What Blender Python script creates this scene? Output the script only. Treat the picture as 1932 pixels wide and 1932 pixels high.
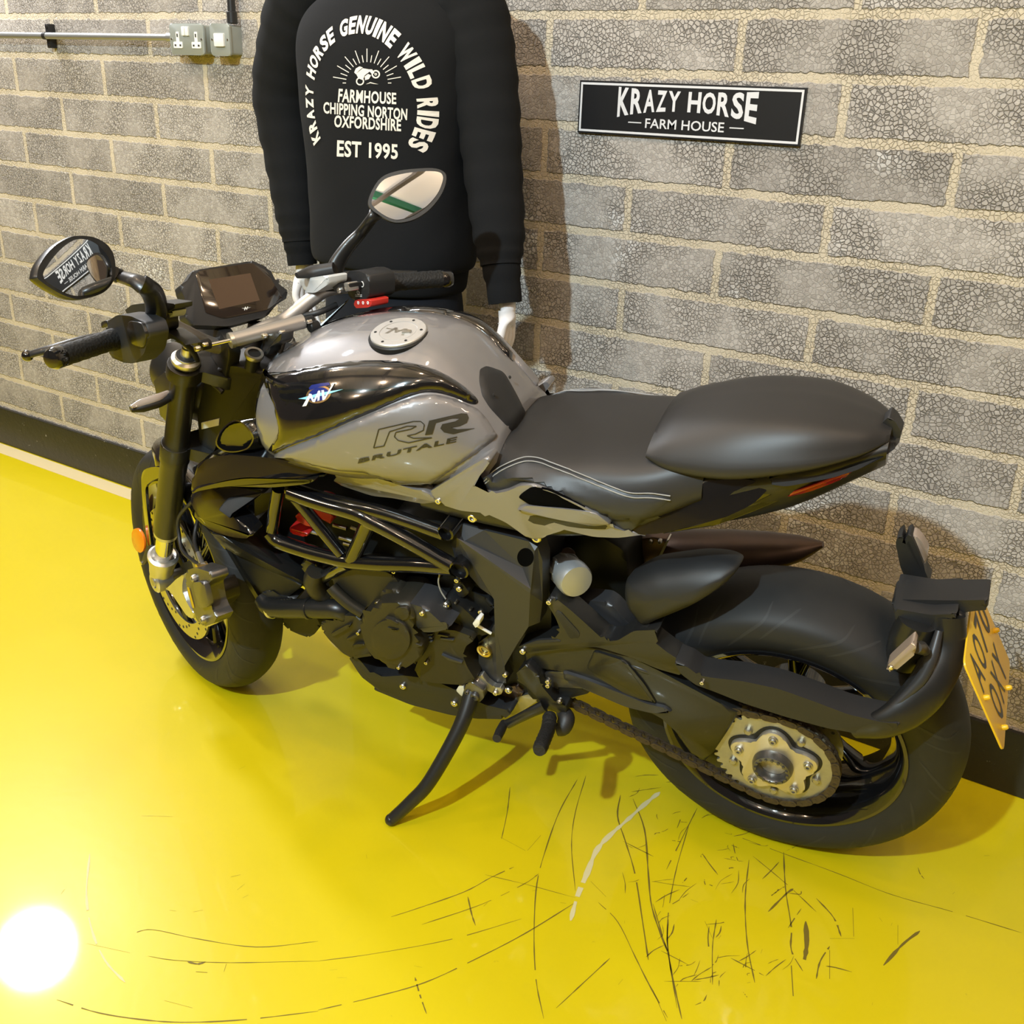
import bpy, bmesh, math, random
from mathutils import Vector, Matrix, geometry
from mathutils.bvhtree import BVHTree
for o in list(bpy.data.objects): bpy.data.objects.remove(o)
SC = bpy.context.scene
COL = SC.collection
PI = math.pi
random.seed(7)
# ------------------------------------------------------------------ camera, light, exposure
CAMP = Vector((3.13839868, -2.14960091, 1.38205703))
RR_ = Vector((0.83136264, 0.55484238, 0.03140202))
RD_ = Vector((0.23738031, -0.30345782, -0.92280222))
RF_ = Vector((-0.50248059, 0.77463752, -0.38399215))
FPX = 1966.71
cam_d = bpy.data.cameras.new('camera'); cam = bpy.data.objects.new('camera', cam_d); COL.objects.link(cam)
cam.matrix_world = Matrix(((RR_.x, -RD_.x, -RF_.x, CAMP.x), (RR_.y, -RD_.y, -RF_.y, CAMP.y), (RR_.z, -RD_.z, -RF_.z, CAMP.z), (0, 0, 0, 1)))
cam_d.sensor_width = 36; cam_d.lens = FPX / 1932 * 36; cam_d.clip_start = 0.02
SC.camera = cam
SC.view_settings.view_transform = 'Standard'; SC.view_settings.look = 'None'
SC.view_settings.exposure = 0.0; SC.view_settings.gamma = 1.0; SC.view_settings.use_curve_mapping = False
wd = bpy.data.worlds.new('world'); SC.world = wd; wd.use_nodes = True
wd.node_tree.nodes['Background'].inputs[0].default_value = (1.0, 0.68, 0.45, 1)
wd.node_tree.nodes['Background'].inputs[1].default_value = 0.10
def lamp(name, kind, loc, target, power, color, size=0.1, spot=None, blend=0.3, sy=None):
    d = bpy.data.lights.new(name, kind); d.energy = power; d.color = color
    if kind == 'AREA':
        d.size = size
        if sy: d.shape = 'RECTANGLE'; d.size_y = sy
    else: d.shadow_soft_size = size
    if kind == 'SPOT': d.spot_size = math.radians(spot); d.spot_blend = blend
    o = bpy.data.objects.new(name, d); COL.objects.link(o); o.location = loc
    o.rotation_euler = (Vector(target) - Vector(loc)).to_track_quat('-Z', 'Y').to_euler()
    return o
lamp('key_spotlight', 'SPOT', (2.35, -4.1, 3.45), (1.9, -0.3, 0.6), 720, (0.70, 0.90, 1.0), 0.05, 80, 0.5)
lamp('wall_end_spotlight', 'SPOT', (-0.69, -0.22, 2.46), (0.9, -0.9, 0.2), 150, (0.96, 0.97, 1.0), 0.17, 125, 0.7)
for k, (x, y) in enumerate([(-0.4, -1.6), (1.0, -1.7), (2.4, -1.5), (3.9, -1.4), (-0.4, -3.3), (1.2, -3.2), (3.3, -3.3), (4.8, -3.0), (0.3, -5.0), (2.0, -5.2), (4.0, -5.0), (5.4, -1.6)]):
    lamp('downlight', 'POINT', (x, y, 3.35), (x, y, 0), 33, (1.0, 0.71, 0.46), 0.07)
for k, (x, y) in enumerate([(0.6, -4.2), (2.8, -4.5)]):
    lamp('cool_light', 'POINT', (x, y, 3.3), (x, y, 0), 22, (0.85, 0.95, 1.0), 0.05)
lamp('cool_light', 'POINT', (-0.2, -1.1, 3.1), (0, 0, 0), 55, (0.90, 0.96, 1.0), 0.08)  # added fill light, brightens and whitens the left end of the wall
# ------------------------------------------------------------------ frames of the motorcycle
BO = Vector((2.67911645, -0.46780957, 0.3062993))
BF = Vector((-0.98657216, -0.16332596, 0.0)); BL = Vector((0.15738587, -0.95069098, -0.26723838)); BU = Vector((0.04364696, -0.26364994, 0.96363045))
GO = BO - BU * 0.312
SO = Vector((1.329, -0.68805, 0.29973537))
SF = Vector((-0.85210259, 0.21312574, 0.47801527)); SL = Vector((-0.26918798, -0.96173338, -0.05105618)); SS = Vector((0.44884186, -0.17218106, 0.87686639))
def toC(X): d = X - GO; return Vector((d.dot(BF), d.dot(BL), d.dot(BU)))
def fromC(v): return GO + BF * v[0] + BL * v[1] + BU * v[2]
def S(a, b, c): return toC(SO + SF * a + SL * b + SS * c)         # steered coordinates -> chassis coordinates
SLc = toC(GO + SL); SFc = toC(GO + SF); SSc = toC(GO + SS); UPc = toC(GO + Vector((0, 0, 1)))
def ray(px, py): return RR_ * ((px - 966) / FPX) + RD_ * ((py - 966) / FPX) + RF_
def c(px, py, w):
    d = ray(px, py); t = (w - (CAMP - GO).dot(BL)) / d.dot(BL); return toC(CAMP + d * t)
def s(px, py, w):
    d = ray(px, py); t = (w - (CAMP - SO).dot(SL)) / d.dot(SL); return toC(CAMP + d * t)
def plane_pt(px, py, P, n):                                        # chassis-space plane
    o = toC(CAMP); d = toC(GO + ray(px, py)); t = (P - o).dot(n) / d.dot(n); return o + d * t
def wall_pt(px, py, y):
    d = ray(px, py); return CAMP + d * ((y - CAMP.y) / d.y)
def floor_pt(px, py, z=0.0):
    d = ray(px, py); return CAMP + d * ((z - CAMP.z) / d.z)
def K(x0, y0, k, *pts): return [(x0 + p[0] / k, y0 + p[1] / k) + tuple(p[2:]) for p in pts]
def k1(*p): return K(0, 400, 3.116, *p)
def k2(*p): return K(480, 560, 3.331, *p)
def k3(*p): return K(220, 820, 3.578, *p)
def k4(*p): return K(600, 960, 3.22, *p)
def k5(*p): return K(860, 700, 2.2465, *p)
def k6(*p): return K(1100, 1000, 2.322, *p)
def k7(*p): return K(460, 0, 2.841, *p)
def k8(*p): return K(0, 0, 3.715, *p)
def k9(*p): return K(560, 1040, 6.44, *p)
def k10(*p): return K(820, 980, 6.44, *p)
def k11(*p): return K(820, 1160, 6.44, *p)
def k12(*p): return K(1060, 1020, 6.44, *p)
def k13(*p): return K(300, 480, 5.367, *p)
def k14(*p): return K(540, 480, 6.0375, *p)
def k15(*p): return K(340, 840, 5.084, *p)
def k16(*p): return K(1640, 980, 6.616, *p)
def k17(*p): return K(220, 940, 4.83, *p)
def k18(*p): return K(220, 800, 6.44, *p)
# ------------------------------------------------------------------ materials
def lin(v):
    v /= 255.0
    return v / 12.92 if v <= 0.04045 else ((v + 0.055) / 1.055) ** 2.4
def rgb(r, g, b): return (lin(r), lin(g), lin(b), 1)
def mat(name, col, rough=0.5, metal=0.0, coat=0.0, spec=0.5, bump=None, var=None, emit=None, coatr=0.04):
    m = bpy.data.materials.new(name); m.use_nodes = True; nt = m.node_tree; b = nt.nodes['Principled BSDF']
    b.inputs['Base Color'].default_value = col; b.inputs['Roughness'].default_value = rough; b.inputs['Metallic'].default_value = metal
    b.inputs['Coat Weight'].default_value = coat; b.inputs['Coat Roughness'].default_value = coatr; b.inputs['Specular IOR Level'].default_value = spec
    if emit: b.inputs['Emission Color'].default_value = emit[0]; b.inputs['Emission Strength'].default_value = emit[1]
    if bump or var:
        tc = nt.nodes.new('ShaderNodeTexCoord')
    if var:                                                        # (scale, amount): soft wear and dust variation
        n = nt.nodes.new('ShaderNodeTexNoise'); n.inputs['Scale'].default_value = var[0]; n.inputs['Detail'].default_value = 5
        nt.links.new(tc.outputs['Object'], n.inputs['Vector'])
        r = nt.nodes.new('ShaderNodeMapRange'); r.inputs['To Min'].default_value = 1 - var[1]; r.inputs['To Max'].default_value = 1 + var[1]
        nt.links.new(n.outputs['Fac'], r.inputs['Value'])
        mx = nt.nodes.new('ShaderNodeVectorMath'); mx.operation = 'SCALE'; mx.inputs[0].default_value = col[:3]
        nt.links.new(r.outputs[0], mx.inputs['Scale']); nt.links.new(mx.outputs[0], b.inputs['Base Color'])
    if bump:                                                       # (kind, scale, strength, distance)
        if bump[0] == 'noise': n = nt.nodes.new('ShaderNodeTexNoise'); n.inputs['Detail'].default_value = 3; out = 'Fac'
        elif bump[0] == 'weave':
            n = nt.nodes.new('ShaderNodeTexChecker'); out = 'Fac'
        else: n = nt.nodes.new('ShaderNodeTexVoronoi'); out = 'Distance'
        n.inputs['Scale'].default_value = bump[1]
        nt.links.new(tc.outputs['Object'], n.inputs['Vector'])
        bp = nt.nodes.new('ShaderNodeBump'); bp.inputs['Strength'].default_value = bump[2]; bp.inputs['Distance'].default_value = bump[3]
        nt.links.new(n.outputs[out], bp.inputs['Height']); nt.links.new(bp.outputs[0], b.inputs['Normal'])
    return m
M = {}
M['grey'] = mat('grey metallic paint', (0.215, 0.205, 0.208, 1), 0.42, 0.30, 1.0, bump=('noise', 900, 0.04, 0.001))
M['gloss'] = mat('gloss black paint', (0.006, 0.006, 0.007, 1), 0.12, 0.0, 1.0, 0.6)
M['satin'] = mat('satin black paint', (0.012, 0.012, 0.012, 1), 0.36, 0.0, 0.15)
M['plastic'] = mat('black textured plastic', (0.016, 0.016, 0.017, 1), 0.5, bump=('noise', 700, 0.08, 0.001))
M['greyplate'] = mat('anthracite satin plate', (0.045, 0.045, 0.048, 1), 0.38, 0.3)
M['engine'] = mat('dark brown grey engine casting', (0.030, 0.027, 0.020, 1), 0.42, 0.35, var=(9, .25), bump=('noise', 500, 0.1, 0.001))
M['enginedark'] = mat('black engine casting', (0.010, 0.010, 0.010, 1), 0.5, 0.2, var=(12, .3))
M['rubber'] = mat('tyre rubber', (0.016, 0.016, 0.016, 1), 0.58, spec=0.4, var=(25, .2))
M['grip'] = mat('grip rubber', (0.010, 0.010, 0.010, 1), 0.62, bump=('voronoi', 220, 0.4, 0.002))
M['vinyl'] = mat('black seat vinyl', (0.020, 0.019, 0.019, 1), 0.46, bump=('weave', 420, 0.12, 0.0008))
M['vinyl2'] = mat('dark grey seat side vinyl', (0.026, 0.027, 0.030, 1), 0.46, bump=('noise', 600, 0.1, 0.0008))
M['chrome'] = mat('polished chrome', (0.80, 0.80, 0.80, 1), 0.08, 1.0)
M['silver'] = mat('cast silver alloy', (0.62, 0.61, 0.58, 1), 0.32, 0.9, var=(30, .12))
M['titan'] = mat('titanium grey bar', (0.42, 0.40, 0.38, 1), 0.42, 0.75)
M['cup'] = mat('bright cast alloy', (0.50, 0.51, 0.52, 1), 0.40, 0.6)
M['opening_shade'] = mat('black shade of openings', (0.0015, 0.0015, 0.0015, 1), 0.9, spec=0.05)  # near-black colour painted in for the shade inside openings
M['gunmetal'] = mat('dark gunmetal caliper', (0.16, 0.155, 0.15, 1), 0.35, 0.85, var=(40, .25))
M['steel'] = mat('worn steel', (0.42, 0.40, 0.36, 1), 0.36, 0.9, var=(60, .25))
M['disc'] = mat('drilled steel brake disc', (0.55, 0.52, 0.42, 1), 0.3, 0.95)
M['bolt'] = mat('bright bolt', (0.75, 0.73, 0.68, 1), 0.25, 1.0)
M['rust'] = mat('greasy rusty chain', (0.075, 0.055, 0.035, 1), 0.55, 0.5, var=(150, .5))
M['sprocket'] = mat('dull steel sprocket', (0.40, 0.38, 0.30, 1), 0.42, 0.75, var=(60, .2))
M['carrier'] = mat('machined alloy carrier', (0.62, 0.57, 0.50, 1), 0.36, 0.8, var=(40, .1))
M['bronze'] = mat('bronze exhaust coating', (0.11, 0.075, 0.060, 1), 0.40, 0.85, var=(14, .2))
M['bronzeshield'] = mat('bronze heat shield', (0.16, 0.11, 0.09, 1), 0.34, 0.8, var=(10, .3))
M['ali'] = mat('brushed grey exhaust tube', (0.35, 0.33, 0.30, 1), 0.4, 0.85, var=(30, .25))
M['amber'] = mat('amber reflector', (0.75, 0.17, 0.01, 1), 0.25, coat=.6)
M['red'] = mat('red lens', (0.30, 0.012, 0.006, 1), 0.2, coat=.7)
M['redcover'] = mat('red ignition cover', (0.45, 0.012, 0.010, 1), 0.35, coat=.3)
M['redbutton'] = mat('red switch', (0.55, 0.03, 0.02, 1), 0.4)
M['white'] = mat('white marking', (0.80, 0.80, 0.78, 1), 0.5)
M['lens'] = mat('smoked clear indicator lens', (0.32, 0.25, 0.20, 1), 0.15, coat=.8)
M['mirror'] = mat('mirror glass', (0.82, 0.83, 0.84, 1), 0.015, 1.0)
M['screen'] = mat('dark display glass', (0.018, 0.012, 0.009, 1), 0.09, 0.0, 1.0, 0.8)
M['screenin'] = mat('display panel', (0.10, 0.062, 0.040, 1), 0.20, 0.2, 0.8)
M['decal'] = mat('dark olive decal', (0.030, 0.026, 0.016, 1), 0.4)
M['blue'] = mat('blue enamel', (0.01, 0.02, 0.16, 1), 0.3, coat=.5)
M['lightblue'] = mat('light blue enamel', (0.25, 0.60, 0.80, 1), 0.3, coat=.5)
M['gold'] = mat('gold ring', (0.60, 0.38, 0.16, 1), 0.3, 0.9)
M['stitch'] = mat('grey stitching', (0.30, 0.30, 0.30, 1), 0.7)
M['plateyellow'] = mat('yellow number plate', (0.80, 0.50, 0.02, 1), 0.35, bump=('voronoi', 500, .1, .0005))
M['platechar'] = mat('black plate characters', (0.03, 0.025, 0.02, 1), 0.4)
M['fluid'] = mat('translucent fluid reservoir', (0.55, 0.56, 0.56, 1), 0.35, coat=.3)
M['paper'] = mat('white sticker', (0.70, 0.69, 0.62, 1), 0.6)
M['gold2'] = mat('brass bolt', (0.65, 0.52, 0.22, 1), 0.3, 1.0)
# ------------------------------------------------------------------ mesh helpers
def obj(name, bm, m, parent=None, smooth=38, slots=None, label=None, sharp=True):
    bmesh.ops.remove_doubles(bm, verts=bm.verts, dist=1e-6)
    bmesh.ops.recalc_face_normals(bm, faces=bm.faces)
    me = bpy.data.meshes.new(name); bm.to_mesh(me); bm.free()
    for x in ([m] if not isinstance(m, (list, tuple)) else m): me.materials.append(x if not isinstance(x, str) else M[x])
    if smooth:
        me.polygons.foreach_set('use_smooth', [True] * len(me.polygons))
        if sharp: me.set_sharp_from_angle(angle=math.radians(smooth))
    o = bpy.data.objects.new(name, me); COL.objects.link(o)
    if parent: o.parent = parent
    if label: o['label'] = label
    return o
def thing(name, label, cat, loc=(0, 0, 0), group=None):
    o = bpy.data.objects.new(name, None); COL.objects.link(o); o.location = loc; o['label'] = label; o['category'] = cat; o.empty_display_size = .1
    if group: o['group'] = group
    return o
def tag(o, label, cat, group=None):
    o['label'] = label; o['category'] = cat
    if group: o['group'] = group
    return o
def struct(name, bm, m, smooth=None, label=None):
    o = obj(name, bm, m, None, smooth or 0); o['kind'] = 'structure'; o['category'] = name.split('_')[0]
    if label: o['label'] = label
    return o
def box(bm, x0, x1, y0, y1, z0, z1, bev=0.0, mi=0, mx=None):
    vs = [Vector((x, y, z)) for x in (x0, x1) for y in (y0, y1) for z in (z0, z1)]
    if mx is not None: vs = [mx @ v for v in vs]
    vs = [bm.verts.new(v) for v in vs]
    fs = [bm.faces.new([vs[i] for i in q]) for q in ((0, 1, 3, 2), (4, 6, 7, 5), (0, 4, 5, 1), (2, 3, 7, 6), (0, 2, 6, 4), (1, 5, 7, 3))]
    for f in fs: f.material_index = mi
    if bev:
        es = list({e for f in fs for e in f.edges})
        r = bmesh.ops.bevel(bm, geom=es, offset=bev, segments=2, affect='EDGES', profile=.6)
        for f in r['faces']: f.material_index = mi
    return fs
def cr(pts, n=5, closed=False):                                   # Catmull-Rom through points
    P = [Vector(p) for p in pts]; L = len(P); out = []
    rng = range(L) if closed else range(L - 1)
    for i in rng:
        if closed: a, b, c_, d = P[(i - 1) % L], P[i], P[(i + 1) % L], P[(i + 2) % L]
        else: b, c_ = P[i], P[i + 1]; a = P[i - 1] if i else b * 2 - c_; d = P[i + 2] if i + 2 < L else c_ * 2 - b
        for j in range(n):
            t = j / n; t2 = t * t; t3 = t2 * t
            out.append(0.5 * ((2 * b) + (c_ - a) * t + (2 * a - 5 * b + 4 * c_ - d) * t2 + (3 * b - a - 3 * c_ + d) * t3))
    if not closed: out.append(P[-1])
    return out
def sm(pts, n=4, closed=True): return [tuple(v) for v in cr([Vector(p) for p in pts], n, closed)]
def rnd(pts, r=0.25, n=3):                                        # rounds the corners of an outline
    out = []; L = len(pts); V = [Vector(p) for p in pts]
    for i in range(L):
        a, b, d = V[i - 1], V[i], V[(i + 1) % L]
        p = b + (a - b) * r; q = b + (d - b) * r
        for j in range(n + 1):
            t = j / n; out.append(tuple(p * (1 - t) ** 2 + b * 2 * t * (1 - t) + q * t * t))
    return out
def prism_pts(bm, top, ext, bev=0.0, seg=2, mi=0):                # top: outline points, ext: extrusion vector
    vt = [bm.verts.new(p) for p in top]; vb = [bm.verts.new(Vector(p) + ext) for p in top]
    n = len(vt); f0 = bm.faces.new(vt); f1 = bm.faces.new(vb[::-1]); fs = [f0, f1]
    for i in range(n): fs.append(bm.faces.new((vt[i], vb[i], vb[(i + 1) % n], vt[(i + 1) % n])))
    for f in fs: f.material_index = mi
    if bev:
        r = bmesh.ops.bevel(bm, geom=list(f0.edges), offset=bev, segments=seg, affect='EDGES', profile=.5)
        for f in r['faces']: f.material_index = mi
    return fs
def prism(bm, px, w0, w1, fr=c, bev=0.003, seg=2, mi=0):          # outline in the side view at lateral w0, pushed in to w1
    ax = SLc if fr is s else Vector((0, 1, 0))
    top = [fr(p[0], p[1], p[2] if len(p) > 2 else w0) for p in px]
    return prism_pts(bm, top, ax * (w1 - w0), bev, seg, mi)
def frames(P):
    T = []
    for i in range(len(P)):
        a = P[max(i - 1, 0)]; b = P[min(i + 1, len(P) - 1)]; T.append((b - a).normalized())
    n = T[0].orthogonal().normalized(); N = []
    for t in T: n = (n - t * n.dot(t)).normalized(); N.append(n.copy())
    return T, N
def tube(bm, pts, r, seg=14, smooth=0, cap=True, flat=None, flatdir=None, mi=0):
    P = [Vector(p) for p in pts]; R = r if isinstance(r, (list, tuple)) else [r] * len(P)
    if smooth:
        Q = cr([Vector((p.x, p.y, p.z, q)) for p, q in zip(P, R)], smooth) if False else None
        n0 = len(P); P2 = cr(P, smooth); R2 = []
        for i in range(n0 - 1):
            for j in range(smooth): R2.append(R[i] + (R[i + 1] - R[i]) * j / smooth)
        R2.append(R[-1]); P, R = P2, R2
    T, N = frames(P); rings = []
    for p, t, n, q in zip(P, T, N, R):
        if flatdir is not None: n = (flatdir - t * flatdir.dot(t)).normalized()
        b = t.cross(n); k = flat if flat else 1.0
        rings.append([bm.verts.new(p + (n * math.cos(a) * q * k + b * math.sin(a) * q)) for a in [2 * PI * i / seg for i in range(seg)]])
    fs = []
    for a, b in zip(rings, rings[1:]):
        for i in range(seg): fs.append(bm.faces.new((a[i], a[(i + 1) % seg], b[(i + 1) % seg], b[i])))
    if cap: fs.append(bm.faces.new(rings[0][::-1])); fs.append(bm.faces.new(rings[-1]))
    for f in fs: f.material_index = mi
    return rings
def lathe(bm, org, ax, prof, seg=32, closed=False, ref=None, mi=0):   # prof: (radius, height along ax)
    ax = ax.normalized(); n = (ref - ax * ref.dot(ax)).normalized() if ref is not None else ax.orthogonal().normalized(); b = ax.cross(n); rings = []
    for r, h in prof:
        if r < 1e-6: rings.append([bm.verts.new(org + ax * h)])
        else: rings.append([bm.verts.new(org + ax * h + (n * math.cos(a) + b * math.sin(a)) * r) for a in [2 * PI * i / seg for i in range(seg)]])
    pr = list(zip(rings, rings[1:])) + ([(rings[-1], rings[0])] if closed else [])
    for A, B in pr:
        if len(A) == 1 and len(B) == 1: continue
        for i in range(seg):
            j = (i + 1) % seg
            if len(A) == 1: f = bm.faces.new((A[0], B[j], B[i]))
            elif len(B) == 1: f = bm.faces.new((A[i], A[j], B[0]))
            else: f = bm.faces.new((A[i], A[j], B[j], B[i]))
            f.material_index = mi
def cyl(bm, p0, p1, r, seg=20, bev=0.0, mi=0):
    p0 = Vector(p0); p1 = Vector(p1); L = (p1 - p0).length
    pr = [(0, 0), (r, 0), (r, L), (0, L)] if not bev else [(0, 0), (r - bev, 0), (r, bev), (r, L - bev), (r - bev, L), (0, L)]
    lathe(bm, p0, p1 - p0, pr, seg, mi=mi)
def loft(bm, rings, cap=True, closed=True, mi=0):
    R = [[bm.verts.new(p) for p in r] for r in rings]; n = len(R[0]); fs = []
    for a, b in zip(R, R[1:]):
        for i in range(n if closed else n - 1): fs.append(bm.faces.new((a[i], a[(i + 1) % n], b[(i + 1) % n], b[i])))
    if cap and closed: fs.append(bm.faces.new(R[0][::-1])); fs.append(bm.faces.new(R[-1]))
    for f in fs: f.material_index = mi
    return R
def sections(secs, nx=5, nz=5):
    """secs: list of (x, [(w,z) ... top centre to bottom centre]) -> mirrored smooth closed rings"""
    m = len(secs[0][1]); cols = []
    for k in range(m): cols.append(cr([Vector((x, p[k][0], p[k][1])) for x, p in secs], nx))
    rings = []
    for i in range(len(cols[0])):
        half = cr([cols[k][i] for k in range(m)], nz)
        half = [Vector((v.x, max(v.y, 0), v.z)) for v in half]
        rings.append(half + [Vector((v.x, -v.y, v.z)) for v in half[-2:0:-1]])
    return rings
def obj_lr(name, bm, m, parent=None, smooth=38, label=None):
    b2 = bm.copy()
    for v in b2.verts: v.co.y = -v.co.y
    o = obj(name, bm, m, parent, smooth, label=label); obj(name, b2, m, parent, smooth, label=label); return o
def bvh_of(o): 
    me = o.data; return BVHTree.FromPolygons([v.co.copy() for v in me.vertices], [tuple(p.vertices) for p in me.polygons])
CAMC = toC(CAMP)
def cast(bvhs, px, py, wdef):
    d = toC(GO + ray(px, py)).normalized(); best = None
    for b in bvhs:
        h = b.ray_cast(CAMC, d)
        if h[0] is not None and (best is None or h[3] < best[1]): best = (h[0], h[3], h[1])
    if best is None:
        p = c(px, py, wdef); return p, -d
    n = best[2]
    if n.dot(d) > 0: n = -n
    return best[0], n
def in_poly(x, y, P):
    r = False; j = len(P) - 1
    for i in range(len(P)):
        if (P[i][1] > y) != (P[j][1] > y) and x < (P[j][0] - P[i][0]) * (y - P[i][1]) / (P[j][1] - P[i][1]) + P[i][0]: r = not r
        j = i
    return r
def conform(bm, px, bvhs, wdef=0.15, off=0.003, edge=0.001, thick=0.006, step=9, roundw=14, mi=0):
    """panel laid on a body: the outline is projected on the body, raised by off (edge at the rim) and given thickness"""
    pts = [Vector((p[0], p[1])) for p in px]
    out = []
    for i, p in enumerate(pts):
        q = pts[(i + 1) % len(pts)]; n = max(1, int((q - p).length / step))
        for j in range(n): out.append(p.lerp(q, j / n))
    nb = len(out); poly = [tuple(p) for p in out]
    xs = [p[0] for p in poly]; ys = [p[1] for p in poly]; V = [Vector(p) for p in poly]
    y = min(ys) + step * .5; r = 0
    def dist(x, y):
        best = 1e9
        for i in range(nb):
            a = out[i]; b = out[(i + 1) % nb]; ab = b - a; t = max(0, min(1, (Vector((x, y)) - a).dot(ab) / max(ab.length_squared, 1e-9)))
            best = min(best, (Vector((x, y)) - a - ab * t).length)
        return best
    D = [0.0] * nb
    while y < max(ys):
        x = min(xs) + step * (.5 if r % 2 else .1)
        while x < max(xs):
            if in_poly(x, y, poly):
                d = dist(x, y)
                if d > step * .45: V.append(Vector((x, y))); D.append(d)
            x += step
        y += step * .87; r += 1
    vs, es, fs, ov, oe, of = geometry.delaunay_2d_cdt(V, [(i, (i + 1) % nb) for i in range(nb)], [list(range(nb))], 1, 1e-4)
    top = []; bot = []
    for k, v in enumerate(vs):
        src = ov[k][0] if ov[k] else 0
        p, n = cast(bvhs, v.x, v.y, wdef); t = min(1.0, D[src] / roundw); h = edge + (off - edge) * math.sqrt(max(0, 1 - (1 - t) ** 2))
        top.append(bm.verts.new(p + n * h)); bot.append(bm.verts.new(p + n * (edge - thick)))
    cnt = {}
    for f in fs:
        for i in range(3):
            e = (f[i], f[(i + 1) % 3]); cnt[e] = 1
    for f in fs:
        ff = bm.faces.new([top[i] for i in f]); ff.material_index = mi
    for (a, b) in cnt:
        if (b, a) not in cnt:
            ff = bm.faces.new((top[a], bot[a], bot[b], top[b])); ff.material_index = mi
    return top
def text_mesh(txt, bold=0.0, shear=0.0, spacing=1.0, ext=0.0, res=3):
    cu = bpy.data.curves.new('t', 'FONT'); cu.body = txt; cu.offset = bold; cu.shear = shear; cu.space_character = spacing; cu.extrude = ext; cu.resolution_u = res
    o = bpy.data.objects.new('t', cu); COL.objects.link(o); dg = bpy.context.evaluated_depsgraph_get(); dg.update()
    me = bpy.data.meshes.new_from_object(o.evaluated_get(dg)); bpy.data.objects.remove(o); bpy.data.curves.remove(cu)
    return me
def text_norm(txt, **k):
    """verts normalised to 0..1 in x and y, plus faces and aspect"""
    me = text_mesh(txt, **k); vs = [v.co.copy() for v in me.vertices]; fs = [tuple(p.vertices) for p in me.polygons]
    x0 = min(v.x for v in vs); x1 = max(v.x for v in vs); y0 = min(v.y for v in vs); y1 = max(v.y for v in vs)
    bpy.data.meshes.remove(me)
    return [((v.x - x0) / (x1 - x0), (v.y - y0) / (y1 - y0)) for v in vs], fs, (x1 - x0) / (y1 - y0)
def put_text(bm, txt, fn, mi=0, subdiv=0, **k):
    """fn maps (u,v) in the unit square to a 3D point"""
    vs, fs, a = text_norm(txt, **k)
    if subdiv:
        b2 = bmesh.new(); vv = [b2.verts.new((x, y, 0)) for x, y in vs]
        for f in fs:
            try: b2.faces.new([vv[i] for i in f])
            except ValueError: pass
        bmesh.ops.triangulate(b2, faces=b2.faces)
        for _ in range(subdiv): bmesh.ops.subdivide_edges(b2, edges=[e for e in b2.edges if e.calc_length() > 0.04], cuts=1)
        bmesh.ops.triangulate(b2, faces=b2.faces)
        b2.verts.index_update(); vs = [(v.co.x, v.co.y) for v in b2.verts]; fs = [tuple(v.index for v in f.verts) for f in b2.faces]; b2.free()
    V = [bm.verts.new(fn(x, y)) for x, y in vs]
    for f in fs:
        try: ff = bm.faces.new([V[i] for i in f]); ff.material_index = mi
        except ValueError: pass
def quad_map(q):
    """bilinear map of the unit square to four pixel corners: bl, br, tr, tl"""
    a, b, d, e = [Vector(p) for p in q]
    return lambda u, v: (a * (1 - u) + b * u) * (1 - v) + (e * (1 - u) + d * u) * v
def flat_patch(bm, pts, mi=0):
    f = bm.faces.new([bm.verts.new(p) for p in pts]); f.material_index = mi; return f
def bolts(parent, name, spots, m='bolt', r=0.006, h=0.005, fr=c, label=None):
    ax = SLc if fr is s else Vector((0, 1, 0))
    for (px, py, w, *q) in spots:
        bm = bmesh.new(); rr = q[0] if q else r; p = fr(px, py, w)
        lathe(bm, p - ax * 0.004, ax, [(0, 0), (rr, 0), (rr, h + .002), (rr * .8, h + .004), (rr * .45, h + .004), (rr * .42, h + .001), (0, h + .001)], 12)
        obj(name, bm, m, parent, 30, label=label)
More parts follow.
